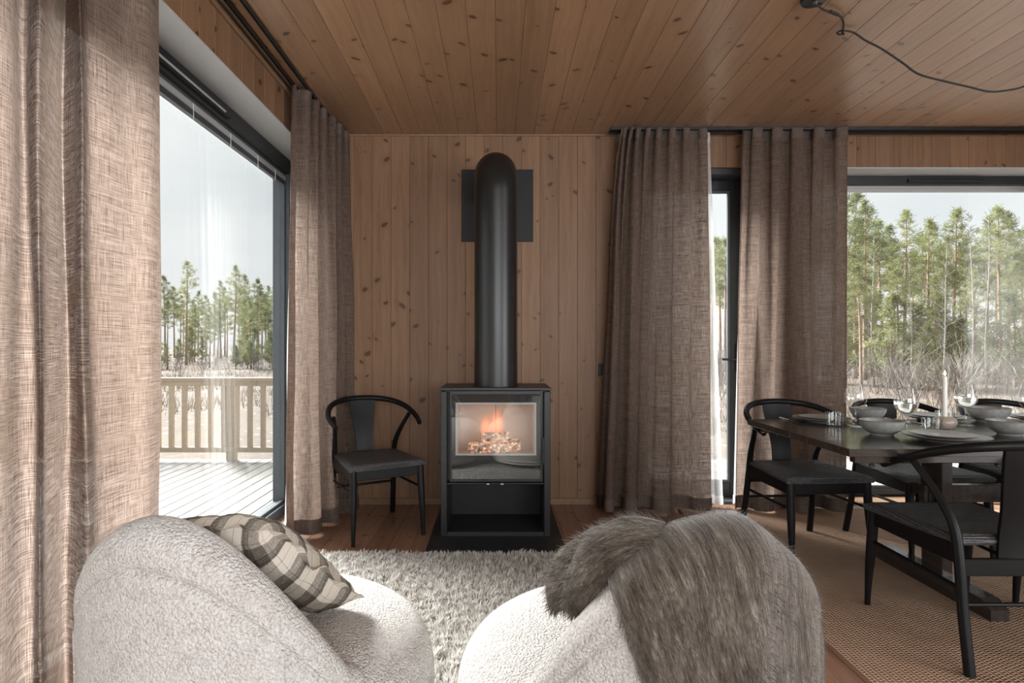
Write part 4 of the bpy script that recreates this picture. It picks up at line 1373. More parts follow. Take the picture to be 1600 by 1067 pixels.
# ================================================================== BLACK HOOP-BACK CHAIRS
def make_chair():
    root = empty('dining_chair')
    B = MAT['chair_black']
    for s in (-1, 1):
        pts = catmull([(s * 0.212, 0.272, 0.0), (s * 0.210, 0.264, 0.14), (s * 0.206, 0.250, 0.30), (s * 0.203, 0.240, 0.435)], 5)
        obj('leg', MB().tube(pts, [lerp(0.0115, 0.0205, smooth01(i / (len(pts) - 1) * 1.5)) for i in range(len(pts))], 12), B, root, smooth=True, angle=50)
        pts = catmull([(s * 0.214, -0.275, 0.0), (s * 0.205, -0.235, 0.20), (s * 0.198, -0.208, 0.38), (s * 0.200, -0.180, 0.50), (s * 0.219, -0.105, 0.61), (s * 0.243, -0.040, 0.695)], 6)
        obj('leg', MB().tube(pts, [lerp(0.0175, 0.0125, smooth01((i / (len(pts) - 1) - 0.45) * 2)) for i in range(len(pts))], 12), B, root, smooth=True, angle=50)
    half = [(0.262, 0.090, 0.648), (0.272, 0.020, 0.676), (0.270, -0.060, 0.706), (0.246, -0.140, 0.738), (0.196, -0.212, 0.764), (0.115, -0.262, 0.780)]
    hoop = half + [(0, -0.280, 0.786)] + [(-a, b, c) for a, b, c in reversed(half)]
    hp_ = catmull(hoop, 6)
    n = len(hp_)
    obj('top_rail', MB().tube(hp_, [0.0145 + 0.0035 * math.sin(PI * i / (n - 1)) for i in range(n)], 12), B, root, smooth=True, angle=50)
    # broad splat, wider at the top
    sp = MB()
    NS = 12
    prof = []
    for k in range(NS):
        t = k / (NS - 1)
        z = lerp(0.345, 0.782, t)
        y = -0.206 - 0.070 * smooth01(t * 0.9 + 0.05) + 0.016 * math.sin(PI * t)
        w = 0.052 + 0.006 * (1 - t) + 0.034 * smooth01((t - 0.35) / 0.65)
        prof.append((w, y, z))
    vs, fs = [], []
    NC = 7
    for w, y, z in prof:
        for f in (0, 1):
            for c in range(NC):
                xx = lerp(-w, w, c / (NC - 1)) if f == 0 else lerp(w, -w, c / (NC - 1))
                bow = 0.010 * (xx / 0.09) ** 2
                vs.append((xx, y + bow + (0.006 if f == 0 else -0.006), z))
    q = 2 * NC
    for k in range(NS - 1):
        for c in range(q):
            c2 = (c + 1) % q
            fs.append((k * q + c, k * q + c2, (k + 1) * q + c2, (k + 1) * q + c))
    fs += [tuple(range(q - 1, -1, -1)), tuple(range((NS - 1) * q, NS * q))]
    obj('backrest', sp.add(vs, fs), B, root, smooth=True, angle=40)
    # woven seat
    NG = 25
    def sf(i, j):
        u, v = lerp(-1, 1, i / (NG - 1)), j / (NG - 1)
        y = lerp(-0.195, 0.262, v)
        hw = lerp(0.200, 0.232, v)
        edge = max(abs(u), abs(2 * v - 1))
        dip = -0.016 * (1 - max(abs(u), abs(2 * v - 1)) ** 2)
        rd = -0.014 * max(0, (edge - 0.9) / 0.1) ** 2
        return (u * hw, y, 0.455 + dip + rd)
    sm = MB().grid(sf, NG, NG)
    # rolled edges and underside
    per = [(i, 0) for i in range(NG)] + [(NG - 1, j) for j in range(1, NG)] + [(i, NG - 1) for i in range(NG - 2, -1, -1)] + [(0, j) for j in range(NG - 2, 0, -1)]
    base = len(sm.v)
    for i, j in per:
        p = Vector(sf(i, j)); cpt = Vector((0, 0.033, p.z))
        o_ = (p - cpt); o_.z = 0; o_.normalize()
        sm.v.append(tuple(p + o_ * 0.006 - Vector((0, 0, 0.010))))
    for i, j in per:
        p = Vector(sf(i, j)); cpt = Vector((0, 0.033, p.z))
        o_ = (p - cpt); o_.z = 0; o_.normalize()
        sm.v.append(tuple(p - o_ * 0.004 - Vector((0, 0, 0.024))))
    L_ = len(per)
    for k in range(L_):
        k2 = (k + 1) % L_
        a, b = per[k][1] * NG + per[k][0], per[k2][1] * NG + per[k2][0]
        sm.f.append((b, a, base + k, base + k2))
        sm.f.append((base + k2, base + k, base + L_ + k, base + L_ + k2))
    sm.f.append(tuple(base + L_ + k for k in range(L_)))
    obj('seat', sm, MAT['seat_cord'], root, smooth=True, angle=60)
    # aprons
    obj('front_apron', MB().cbox(-0.192, 0.192, 0.230, 0.250, 0.358, 0.422, 0.003), B, root)
    for s in (-1, 1):
        a = Vector((s * 0.204, 0.235, 0)); b = Vector((s * 0.199, -0.198, 0))
        m = MB()
        vs = []
        for p in (a, b):
            for dx in (-0.009, 0.009):
                for z in (0.358, 0.422):
                    vs.append((p.x + dx, p.y, z))
        m.add(vs, [(0, 1, 3, 2), (4, 6, 7, 5), (0, 4, 5, 1), (2, 3, 7, 6), (1, 5, 7, 3), (0, 2, 6, 4)])
        obj('side_apron', m, B, root)
        obj('side_stretcher', MB().tube([(s * 0.207, 0.255, 0.285), (s * 0.201, -0.218, 0.275)], 0.0078, 8), B, root, smooth=True, angle=50)
    obj('rear_apron', MB().cbox(-0.196, 0.196, -0.222, -0.202, 0.318, 0.378, 0.003), B, root)
    obj('rear_stretcher', MB().tube([(-0.2, -0.232, 0.225), (0.2, -0.232, 0.225)], 0.0078, 8), B, root, smooth=True, angle=50)
    return root

chair0 = make_chair()
G = 'black hoop-back chairs'
spots = [((-0.7675, 3.585, 0.0), -150, 'black hoop-back chair standing alone between the corner curtain and the stove'),
         ((1.818, 2.232, JZ), 0, 'black hoop-back chair facing the picture window, tucked in at the table end near the throw'),
         ((2.452, 2.225, JZ), -2, 'black hoop-back chair facing the picture window, second along from the table end'),
         ((1.695, 3.215, JZ), 183, 'black hoop-back chair pushed under the table in front of the taupe curtain'),
         ((2.335, 3.235, JZ), 181, 'black hoop-back chair behind the table, between the curtain chair and the one beyond the trestle'),
         ((2.96, 3.225, JZ), 180, 'black hoop-back chair under the table in front of the picture window, beyond the trestle')]
for k, (loc, rz, lab) in enumerate(spots):
    c = chair0 if k == 0 else copy_tree(chair0)
    c.location = loc
    c.rotation_euler.z = R(rz)
    tag(c, lab, 'chair', G)

# ================================================================== DINING TABLE
TZ = 0.735
tb = empty('dining_table', (2.45, 2.668, JZ))
tag(tb, 'dark stained trestle dining table laid with grey stoneware', 'table')
tx0, tx1, ty0, ty1 = 1.352 - 2.45, 3.55 - 2.45, 2.216 - 2.668, 3.12 - 2.668
T = TZ - JZ
bw = (ty1 - ty0) / 6
RX = (0, 0, -PI / 2)
for k in range(6):
    # board along x; local Y of the board is its length
    bm_ = MB().cbox(-bw / 2, bw / 2, 0, tx1 - tx0, T - 0.03, T, 0.0012)
    b = obj('top_board', bm_, MAT['table_wood'], tb, (tx0, ty0 + bw * (k + 0.5), 0), RX)
W_ = MAT['table_wood']
for yy in (ty0 + 0.055, ty1 - 0.075):
    obj('under_rail', MB().cbox(tx0 + 0.045, tx1 - 0.045, yy - 0.02, yy + 0.02, T - 0.062, T - 0.031, 0.003), W_, tb)
    for xx in (tx0 + 0.12, tx0 + 0.62, tx1 - 0.62, tx1 - 0.12):
        obj('bolt', MB().lathe([(0.0, 0.0), (0.008, 0.0), (0.012, 0.004), (0.012, 0.01), (0.005, 0.012), (0.005, 0.02)], 8), MAT['black_plastic'], tb, (xx, yy, T - 0.08))
for xx in (2.045 - 2.45, 3.05 - 2.45):
    obj('post', MB().cbox(xx - 0.025, xx + 0.025, -0.048, 0.082, 0.06, T - 0.085, 0.003), W_, tb)
    f = MB()
    hw, y0_, y1_ = 0.038, 2.345 - 2.668, 3.085 - 2.668
    prof = [(y0_, 0.0), (y1_, 0.0), (y1_, 0.045), (y1_ - 0.05, 0.075), (y0_ + 0.05, 0.075), (y0_, 0.045)]
    f.add([(xx - hw, a, b) for a, b in prof] + [(xx + hw, a, b) for a, b in prof], [tuple(range(5, -1, -1)), tuple(range(6, 12))] + [(k, (k + 1) % 6, (k + 1) % 6 + 6, k + 6) for k in range(6)])
    obj('trestle_foot', f, W_, tb)
    obj('trestle_head', MB().cbox(xx - 0.03, xx + 0.03, y0_ + 0.03, y1_ - 0.03, T - 0.085, T - 0.0305, 0.003), W_, tb)
obj('stretcher_beam', MB().cbox(1.975 - 2.45, 3.12 - 2.45, -0.002, 0.040, 0.398, 0.478, 0.003), W_, tb)
obj('tenon_wedge', MB().cbox(1.992 - 2.45, 2.012 - 2.45, -0.012, 0.050, 0.40, 0.505, 0.003), W_, tb)
obj('tenon_wedge', MB().cbox(3.085 - 2.45, 3.105 - 2.45, -0.012, 0.050, 0.40, 0.505, 0.003), W_, tb)

# ================================================================== TABLEWARE
TT = TZ + 0.0006
def on_table(xpx, ypx):
    return gp(xpx, ypx, TT)

def lathe_smooth(prof, sub=3, n=40):
    pr = [(max(0, p.x), p.y) for p in catmull([(a, b, 0) for a, b in prof], sub)]
    return MB().lathe(pr, n)

bowl_me = lathe_smooth([(0, 0.006), (0.030, 0.006), (0.034, 0.0), (0.042, 0.0), (0.044, 0.006), (0.062, 0.018), (0.076, 0.038), (0.081, 0.058), (0.0795, 0.0592), (0.073, 0.040), (0.058, 0.021), (0.036, 0.011), (0, 0.010)], 3, 48).mesh('bowl', MAT['ceramic'], True, 50)
rim_me = MB().tube([(0.0803 * math.cos(a), 0.0803 * math.sin(a), 0.0586) for a in [2 * PI * k / 48 for k in range(49)]], 0.0013, 6, caps=False).mesh('rim', MAT['ceramic_rim'], True)
plate_me = lathe_smooth([(0, 0.004), (0.055, 0.004), (0.060, 0.0), (0.072, 0.0), (0.076, 0.004), (0.115, 0.011), (0.140, 0.020), (0.1405, 0.0215), (0.136, 0.0215), (0.110, 0.0145), (0.075, 0.008), (0, 0.008)], 3, 56).mesh('dinner_plate', MAT['ceramic'], True, 50)
prim_me = MB().tube([(0.1392 * math.cos(a), 0.1392 * math.sin(a), 0.0212) for a in [2 * PI * k / 56 for k in range(57)]], 0.0013, 6, caps=False).mesh('rim', MAT['ceramic_rim'], True)
wine_me = MB().lathe([(0, 0.0035), (0.012, 0.0036), (0.033, 0.0022), (0.036, 0.001), (0.033, 0.0), (0, 0.0)], 32).mesh('foot', MAT['table_glass'], True, 50)
stem_me = MB().lathe([(0.010, 0.0036), (0.0045, 0.012), (0.0036, 0.05), (0.004, 0.078), (0.009, 0.088)], 16).mesh('stem', MAT['table_glass'], True)
cup_prof = [(0, 0.086), (0.010, 0.087), (0.030, 0.097), (0.044, 0.117), (0.048, 0.136), (0.046, 0.162), (0.040, 0.188), (0.036, 0.206)]
cup_me = lathe_smooth(cup_prof, 4, 40).mesh('glass_cup', MAT['table_glass'], True)
lip_me = MB().tube([(0.036 * math.cos(a), 0.036 * math.sin(a), 0.206) for a in [2 * PI * k / 40 for k in range(41)]], 0.0009, 6, caps=False).mesh('lip', MAT['table_glass'], True)
wat_me = lathe_smooth([(0, 0.0885), (0.0095, 0.089), (0.029, 0.0985), (0.0428, 0.1175), (0.0468, 0.136), (0.0463, 0.146), (0.046, 0.1465), (0.0455, 0.1465), (0, 0.1465)], 3, 40).mesh('water', MAT['water'], True, 50)
tum_me = MB().lathe([(0, 0.0), (0.036, 0.0), (0.0375, 0.003), (0.0405, 0.066), (0.0395, 0.0665), (0.0365, 0.008), (0, 0.007)], 40).mesh('tumbler', MAT['table_glass'], True, 40)

def bowl(loc, s, label, grp='grey stoneware bowls'):
    o = link('bowl', bowl_me, None, loc)
    o.scale = (s, s, s)
    link('rim', rim_me, o)
    tag(o, label, 'bowl', grp)
def plate(loc, s, label, grp):
    o = link('plate', plate_me, None, loc)
    o.scale = (s, s, s)
    link('rim', prim_me, o)
    tag(o, label, 'plate', grp)
def wine_glass(loc, s, label, water):
    r_ = empty('wine_glass', loc)
    link('foot', wine_me, r_); link('stem', stem_me, r_)
    c = link('glass_cup', cup_me, r_); link('lip', lip_me, c)
    if water: link('water', wat_me, r_)
    r_.scale = (s, s, s)
    tag(r_, label, 'glass', 'wine glasses')
def tumbler(loc, s, label):
    o = link('tumbler', tum_me, None, loc)
    o.scale = (s, s, s)
    tag(o, label, 'glass', 'water tumblers')

def width_scale(pxw, loc, real):
    return pxw / (F / loc.y) / real

for (xc, yb, w, lab) in ((1355.5, 657, 50, 'grey bowl standing behind the empty wine glass and the front bowl'),
                         (1377.5, 680, 61, 'grey bowl standing in the open near the table corner'),
                         (1543, 659, 58, 'grey bowl standing in front of the chair beyond the pebble candle holder'),
                         (1577, 680, 59, 'grey bowl standing beside the plates, toward the far end of the table')):
    p = on_table(xc, yb - 1)
    bowl(p, width_scale(w, p, 0.162), lab)
for (xc, yc, w, lab) in ((1283, 658, 81, 'large grey plate set near the far table corner by the curtain'),
                         (1461, 656, 90, 'large grey plate set beyond the pebble candle holder'),
                         (1476, 688, 116, 'large grey plate lying beside the front bowl and tumbler'),
                         (1622, 657, 80, 'large grey plate set in front of the chair beyond the trestle')):
    p = on_table(xc, yc)
    s = width_scale(w, p, 0.281)
    plate(p, s, lab, 'large grey plates')
    plate(p + Vector((-0.004, 0.002, 0.010 * s)), s * 0.77, lab.replace('large', 'small').replace('set', 'stacked on another').replace('lying', 'stacked on another'), 'small grey plates')
p = on_table(1337, 666); wine_glass(p, 1.0, 'empty wine glass standing beside the tumbler near the taupe curtain', False)
p = on_table(1416, 677); wine_glass(p, 1.0, 'wine glass half full of water standing between bowl and candle', True)
p = on_table(1509, 664); wine_glass(p, 1.0, 'wine glass half full of water standing behind the pebble candle holder', True)
p = on_table(1611, 668); wine_glass(p, 1.0, 'empty wine glass standing beyond the bowl at the plates', False)
p = on_table(1304, 665.5); tumbler(p, 1.0, 'clear tumbler standing beside the plates next to the taupe curtain')
p = on_table(1456, 676); tumbler(p, 1.0, 'clear tumbler standing behind the front plates')
p = on_table(1476.5, 662.5); tumbler(p, 1.0, 'clear tumbler standing beside the plates behind the candle')

# candle on a marble pebble
p = on_table(1476, 671)
pb = MB()
NP = 32
hprof = [(0.0, 0.0), (0.020, 0.0005), (0.038, 0.010), (0.0495, 0.030), (0.046, 0.048), (0.030, 0.060), (0.013, 0.063), (0.0118, 0.056), (0, 0.055)]
o = obj('candle_holder', lathe_smooth(hprof, 4, 40), MAT['stone'], None, p, smooth=True)
tag(o, 'round beige marble pebble holder carrying the tall candle', 'candle holder')
cd = empty('candle', p + Vector((0, 0, 0.056)))
CH = 0.195
obj('wax_stick', MB().lathe([(0, 0), (0.0108, 0), (0.0112, 0.01), (0.0105, CH - 0.006), (0.0085, CH), (0.004, CH - 0.003), (0, CH - 0.003)], 20), MAT['wax'], cd, smooth=True, angle=50)
obj('wick', MB().tube([(0, 0, CH - 0.004), (0.0005, 0, CH + 0.004), (0.0015, 0, CH + 0.009)], 0.0008, 6), MAT['wick'], cd)
obj('flame', lathe_smooth([(0, 0.0), (0.003, 0.003), (0.0042, 0.008), (0.003, 0.016), (0.001, 0.023), (0, 0.026)], 3, 14), MAT['candle_flame'], cd, (0.001, 0, CH + 0.004), smooth=True)
tag(cd, 'tall lit white candle on the dining table', 'candle')

# cutlery
def knife_mb():
    m = MB()
    m.cbox(-0.006, 0.006, -0.105, -0.01, 0.0, 0.005, 0.0015)
    m.add([(-0.008, -0.01, 0.001), (0.008, -0.01, 0.001), (0.009, 0.06, 0.001), (0.002, 0.105, 0.001), (-0.007, 0.095, 0.001),
           (-0.008, -0.01, 0.0028), (0.008, -0.01, 0.002), (0.009, 0.06, 0.002), (0.002, 0.105, 0.002), (-0.007, 0.095, 0.0028)],
          [(4, 3, 2, 1, 0), (5, 6, 7, 8, 9)] + [(k, (k + 1) % 5, (k + 1) % 5 + 5, k + 5) for k in range(5)])
    return m
def fork_parts(root):
    obj('handle', MB().tube([(0, -0.1, 0.003), (0, -0.03, 0.004), (0, 0.03, 0.006)], [0.0055, 0.0035, 0.0035], 8, flat=0.45), MAT['steel'], root, smooth=True)
    m = MB().cbox(-0.011, 0.011, 0.03, 0.056, 0.003, 0.006, 0.001)
    obj('neck', m, MAT['steel'], root)
    for x_ in (-0.009, -0.003, 0.003, 0.009):
        obj('tine', MB().cbox(x_ - 0.0014, x_ + 0.0014, 0.055, 0.1, 0.0035, 0.006, 0.0006), MAT['steel'], root)
def cutlery(xpx, ypx, rz, kind, label):
    p = on_table(xpx, ypx)
    if kind == 'knife':
        o = obj('table_knife', knife_mb(), MAT['steel'], None, p, (0, 0, R(rz)))
        tag(o, label, 'knife', 'table knives')
    else:
        o = empty('table_fork', p, R(rz))
        fork_parts(o)
        tag(o, label, 'fork', 'table forks')
cutlery(1233, 656.5, 178, 'knife', 'steel knife lying near the far table corner by the curtain')
cutlery(1402, 657.5, 178, 'knife', 'steel knife lying beside the plates beyond the candle')
cutlery(1422, 659.0, 182, 'knife', 'steel knife lying between the plates beyond the candle and the wine glass')
cutlery(1525, 655, 0, 'fork', 'steel fork lying between the plates beyond the candle and a bowl')
cutlery(1582, 656.5, 178, 'knife', 'steel knife lying beside the bowl and the farthest plates')
cutlery(1338, 661.5, 2, 'fork', 'steel fork lying beside the plates at the taupe curtain')
cutlery(1543, 692, 2, 'knife', 'steel knife lying beside the front plates')

# ================================================================== CEILING CORD
cp = empty('pendant_cord', (1.365, 2.485, ZC))
ox, oy, oz = cp.location
obj('ceiling_cup', MB().lathe([(0, 0), (0.055, 0), (0.056, -0.014), (0.050, -0.024), (0.018, -0.03), (0.012, -0.04), (0, -0.04)], 32), MAT['black_plastic'], cp, smooth=True, angle=45)
def rel(p): return (p[0] - ox, p[1] - oy, p[2] - oz)
hook = Vector((1.645, 2.755, ZC - 0.004))
path = [(1.375, 2.485, ZC - 0.035), (1.43, 2.53, ZC - 0.032), tuple(px(1296, 18, 2.565)), tuple(px(1312, 25, 2.60)), tuple(px(1318, 36, 2.655)), (hook.x + 0.004, hook.y, ZC - 0.016)]
obj('cord', MB().tube([rel(q) for q in catmull(path, 6)], 0.0045, 8), MAT['cord'], cp, smooth=True)
path2 = [(hook.x, hook.y, ZC - 0.016)] + [tuple(px(*q)) for q in ((1312, 54, 2.74), (1308, 51, 2.73), (1317, 48, 2.73), (1334, 51, 2.74), (1352, 63, 2.75), (1377, 76, 2.74), (1410, 98, 2.73), (1436, 116, 2.72), (1480, 128, 2.71), (1515, 136, 2.70), (1545, 143, 2.70), (1575, 141, 2.70), (1605, 133, 2.70), (1660, 105, 2.72), (1740, 62, 2.75))]
obj('cord', MB().tube([rel(q) for q in catmull(path2, 6)], 0.0045, 8), MAT['cord'], cp, smooth=True)
obj('cord_grip', MB().tube([rel(px(1297, 18, 2.565)), rel(px(1309, 23, 2.59))], 0.0075, 8), MAT['cord'], cp, smooth=True, angle=50)
obj('ceiling_hook', MB().tube(catmull([rel((hook.x, hook.y, ZC)), rel((hook.x, hook.y, ZC - 0.012)), rel((hook.x + 0.008, hook.y, ZC - 0.022)), rel((hook.x + 0.012, hook.y, ZC - 0.012))], 4), 0.002, 6), MAT['black_plastic'], cp)
tag(cp, 'black textile lamp cord swagged from a ceiling cup by a hook', 'cord')

# ================================================================== OUTSIDE
DZ = -0.10
dk = tag(obj('deck', MB().box(-5.4, XL - 0.36, -4.0, 6.20, DZ - 0.16, DZ - 0.03), MAT['deck_wood']), 'pale new timber deck wrapping the house outside the windows', 'deck', kind='structure')
obj('deck_frame', MB().box(XL - 0.36, 6.5, YB + 0.36, 6.20, DZ - 0.16, DZ - 0.03), MAT['deck_wood'], dk)
x = -5.4
while x < 6.5:
    if x + 0.12 < XL - 0.33:
        plank(dk, 'deck_wood', 10.25, 0.118, (x + 0.06, -4.0, DZ), (0, 0, 0), 'board', 0.004, 0.028)
    else:
        plank(dk, 'deck_wood', 6.25 - (YB + 0.345), 0.118, (x + 0.06, YB + 0.345, DZ), (0, 0, 0), 'board', 0.004, 0.028)
    x += 0.124
obj('fascia', MB().cbox(-5.4, 6.5, 6.225, 6.25, DZ - 0.32, DZ - 0.028, 0.003), MAT['deck_wood'], dk)

rl = empty('deck_railing', (-2.86, 6.16, DZ))
tag(rl, 'new pine railing with square balusters along the deck edge', 'railing')
RWm = MAT['rail_wood']
ra, rb = -5.4 + 2.86, -0.95 + 2.86
RT = 0.892
def along_x(name, x0, x1, y0, y1, z0, z1):
    # board with its length along local Y
    mm = MB().cbox(-(y1 - y0) / 2, (y1 - y0) / 2, 0, x1 - x0, z0, z1, 0.003)
    return obj(name, mm, RWm, rl, (x0, (y0 + y1) / 2, 0), (0, 0, -PI / 2))
along_x('handrail', ra, rb, -0.06, 0.06, RT - 0.034, RT)
along_x('top_rail', ra, rb, -0.022, 0.022, RT - 0.090, RT - 0.034)
along_x('bottom_rail', ra, rb, -0.022, 0.022, 0.095, 0.148)
post_me = MB().cbox(-0.044, 0.044, -0.044 - 0.0, 0.044, -0.15, RT - 0.034, 0.003).mesh('post', RWm)
bal_me = MB().cbox(-0.024, 0.024, -0.018, 0.018, 0.148, RT - 0.090, 0.002).mesh('baluster', RWm)
for xx in (-2.4, -1.2, 0.0, 1.2, 1.88):
    link('post', post_me, rl, (xx, 0.03, 0))
xx = -2.45
while xx < 1.85:
    if min(abs(xx - q) for q in (-2.4, -1.2, 0.0, 1.2, 1.88)) > 0.06:
        link('baluster', bal_me, rl, (xx, 0.0, 0))
    xx += 0.14

# ground
GZ = -0.42
def gz(x, y):
    d = max(0.0, y - 7)
    return GZ + 0.10 * mnoise.noise(Vector((x * 0.25, y * 0.25, 0))) * min(1, d / 3) + 0.03 * mnoise.noise(Vector((x * 1.7, y * 1.7, 4))) + 0.012 * max(0, y - 30)
NXG, NYG = 90, 110
gm = MB()
gxs = [lerp(-70, 90, i / (NXG - 1)) for i in range(NXG)]
gys = [(-12 + 112 * (j / (NYG - 1)) ** 1.6) for j in range(NYG)]
gm.grid(lambda i, j: (gxs[i], gys[j], gz(gxs[i], gys[j]) if gys[j] > 6.4 else GZ - 0.05), NXG, NYG)
tag(obj('ground', gm, MAT['ground'], smooth=True), 'stony brown ground with dry grass beyond the deck', 'ground', kind='structure')

# ---- trees
def needle_clumps(centres, seed, size, per, flat=0.6):
    rs = np.random.RandomState(seed)
    n = len(centres)
    C = np.repeat(np.array(centres), per, axis=0)
    d = rs.normal(size=(n * per, 3))
    d[:, 2] = d[:, 2] * flat + 0.15
    d /= np.linalg.norm(d, axis=1)[:, None]
    L = size * rs.uniform(0.55, 1.25, n * per)[:, None]
    side = np.cross(d, rs.normal(size=(n * per, 3)))
    side /= np.linalg.norm(side, axis=1)[:, None]
    w = side * size * 0.085
    jit = rs.normal(size=(n * per, 3)) * size * 0.35
    A = C + jit
    V = np.stack([A - w, A + w, A + d * L + w * 0.3, A + d * L - w * 0.3], 1).reshape(-1, 3)
    return V

def make_pine(H, seed, crown_from=0.4, spread=0.17, dens=1.0, lean=0.02, droop=0.25, needle=0.21, nb=70):
    rnd = random.Random(seed)
    lx_, ly_ = rnd.uniform(-lean, lean), rnd.uniform(-lean, lean)
    def axis(z):
        t = z / H
        return Vector((lx_ * z + 0.05 * math.sin(t * 5 + seed), ly_ * z + 0.05 * math.cos(t * 4 + seed), z))
    tr = MB()
    zs = [H * k / 14 for k in range(15)]
    r0 = 0.013 * H
    tr.tube([axis(z) for z in zs], [max(0.012, r0 * (1 - 0.93 * (z / H) ** 1.1)) for z in zs], 8)
    cent = []
    for b in range(nb):
        t = crown_from + (1 - crown_from) * ((b + rnd.random()) / nb) ** 0.9
        z = H * t
        rel_ = (t - crown_from) / (1 - crown_from)
        L = H * spread * (1 - rel_ ** 1.6) * rnd.uniform(0.55, 1.1) * min(1, 0.45 + rel_ * 3) + 0.12
        a = rnd.uniform(0, 2 * PI)
        rise = rnd.uniform(-0.1, 0.35) - droop * (1 - rel_)
        p0 = axis(min(z, H * 0.985))
        pts = [p0 + Vector((math.cos(a) * L * q, math.sin(a) * L * q, L * (rise * q + 0.25 * q * q))) for q in (0, 0.5, 1.0)]
        tr.tube(pts, [0.02 * (1 - rel_ * 0.6), 0.013 * (1 - rel_ * 0.5), 0.004], 4, caps=False)
        k = max(2, int(L / 0.16 * dens))
        for q in range(k):
            f = lerp(0.32, 1.05, (q + rnd.random()) / k)
            sp_ = L * 0.16
            p = pts[0].lerp(pts[2], f) + Vector((rnd.uniform(-sp_, sp_), rnd.uniform(-sp_, sp_), rnd.uniform(-0.04, 0.14)))
            cent.append(tuple(p))
    # a few bare dead branches under the crown
    for b in range(14):
        z = H * rnd.uniform(0.14, crown_from)
        a = rnd.uniform(0, 2 * PI); L = rnd.uniform(0.3, 1.0)
        p0 = axis(z)
        tr.tube([p0, p0 + Vector((math.cos(a) * L, math.sin(a) * L, -0.12 * L))], [0.012, 0.003], 3, caps=False)
    for q in range(5):
        cent.append(tuple(axis(H) + Vector((rnd.uniform(-.06, .06), rnd.uniform(-.06, .06), -0.1 * q))))
    V = needle_clumps(cent, seed, needle, 14)
    nf = len(V) // 4
    me_t = tr.mesh('trunk', MAT['bark'], True)
    nm = MB(); nm.v = [tuple(q) for q in V]; nm.f = [(4 * k, 4 * k + 1, 4 * k + 2, 4 * k + 3) for k in range(nf)]
    return me_t, nm.mesh('crown', MAT['needles'])

def make_bush(seed, n_main=9, H=2.2, mat='twig', thick=0.011):
    rnd = random.Random(seed)
    m = MB()
    def grow(p, d, L, r, lev):
        q = p + d * L
        md = p.lerp(q, 0.5) + Vector((rnd.uniform(-.05, .05), rnd.uniform(-.05, .05), 0)) * L
        m.tube([p, md, q], [r, r * 0.8, r * 0.55], 3, caps=False)
        if lev == 0: return
        for _ in range(rnd.choice((2, 3, 3))):
            f = rnd.uniform(0.4, 1.0)
            nd = (d + Vector((rnd.uniform(-.75, .75), rnd.uniform(-.75, .75), rnd.uniform(-.1, .55)))).normalized()
            grow(p.lerp(q, f), nd, L * rnd.uniform(0.5, 0.8), r * 0.6, lev - 1)
    for _ in range(n_main):
        a = rnd.uniform(0, 2 * PI)
        grow(Vector((rnd.uniform(-.15, .15), rnd.uniform(-.15, .15), 0)), Vector((math.cos(a) * 0.4, math.sin(a) * 0.4, 1)).normalized(), H * rnd.uniform(0.3, 0.45), thick, 3)
    return m.mesh('branches', MAT[mat])

def make_birch(seed, H=6.0):
    rnd = random.Random(seed)
    m = MB()
    ax = lambda z: Vector((0.04 * z * math.sin(seed) + 0.06 * math.sin(z), 0.05 * math.cos(z * 0.9 + seed), z))
    zs = [H * k / 10 for k in range(11)]
    m.tube([ax(z) for z in zs], [0.030 * (1 - 0.9 * k / 10) + 0.003 for k in range(11)], 6)
    tw = MB()
    for b in range(60):
        z = H * rnd.uniform(0.25, 0.98); a = rnd.uniform(0, 2 * PI); L = rnd.uniform(0.4, 1.3) * (1.15 - z / H)
        p = ax(z); d = Vector((math.cos(a), math.sin(a), rnd.uniform(0.5, 1.2))).normalized()
        tw.tube([p, p + d * L], [0.010, 0.003], 3, caps=False)
        for c in range(4):
            f = rnd.uniform(0.3, 1); d2 = (d + Vector((rnd.uniform(-.8, .8), rnd.uniform(-.8, .8), rnd.uniform(-.2, .3)))).normalized()
            tw.tube([p + d * L * f, p + d * L * f + d2 * L * 0.5], [0.005, 0.002], 3, caps=False)
    return m.mesh('trunk', MAT['birch'], True), tw.mesh('branches', MAT['twig'])

PINES = [make_pine(10, 1, 0.52, 0.14, 0.9, nb=60), make_pine(10, 2, 0.56, 0.15, 1.0, nb=60), make_pine(10, 3, 0.46, 0.14, 0.85, nb=62), make_pine(10, 4, 0.6, 0.14, 0.9, nb=54), make_pine(10, 5, 0.40, 0.16, 0.9, nb=64)]
LONE = make_pine(10, 9, 0.58, 0.155, 0.8, lean=0.01, droop=0.1, nb=34)
YOUNG = [make_pine(4, 11, 0.10, 0.24, 1.4, needle=0.20, nb=60), make_pine(4, 12, 0.14, 0.22, 1.2, needle=0.20, nb=56)]
BUSH = [make_bush(1), make_bush(2), make_bush(3, 7, 2.0)]
BIRCH = [make_birch(1), make_birch(2)]

def tree(name, meshes, loc, s, rz, label, cat, grp):
    r_ = empty(name, loc, rz)
    for mname, me in meshes:
        link(mname, me, r_)
    r_.scale = (s, s, s)
    tag(r_, label, cat, grp)
    return r_

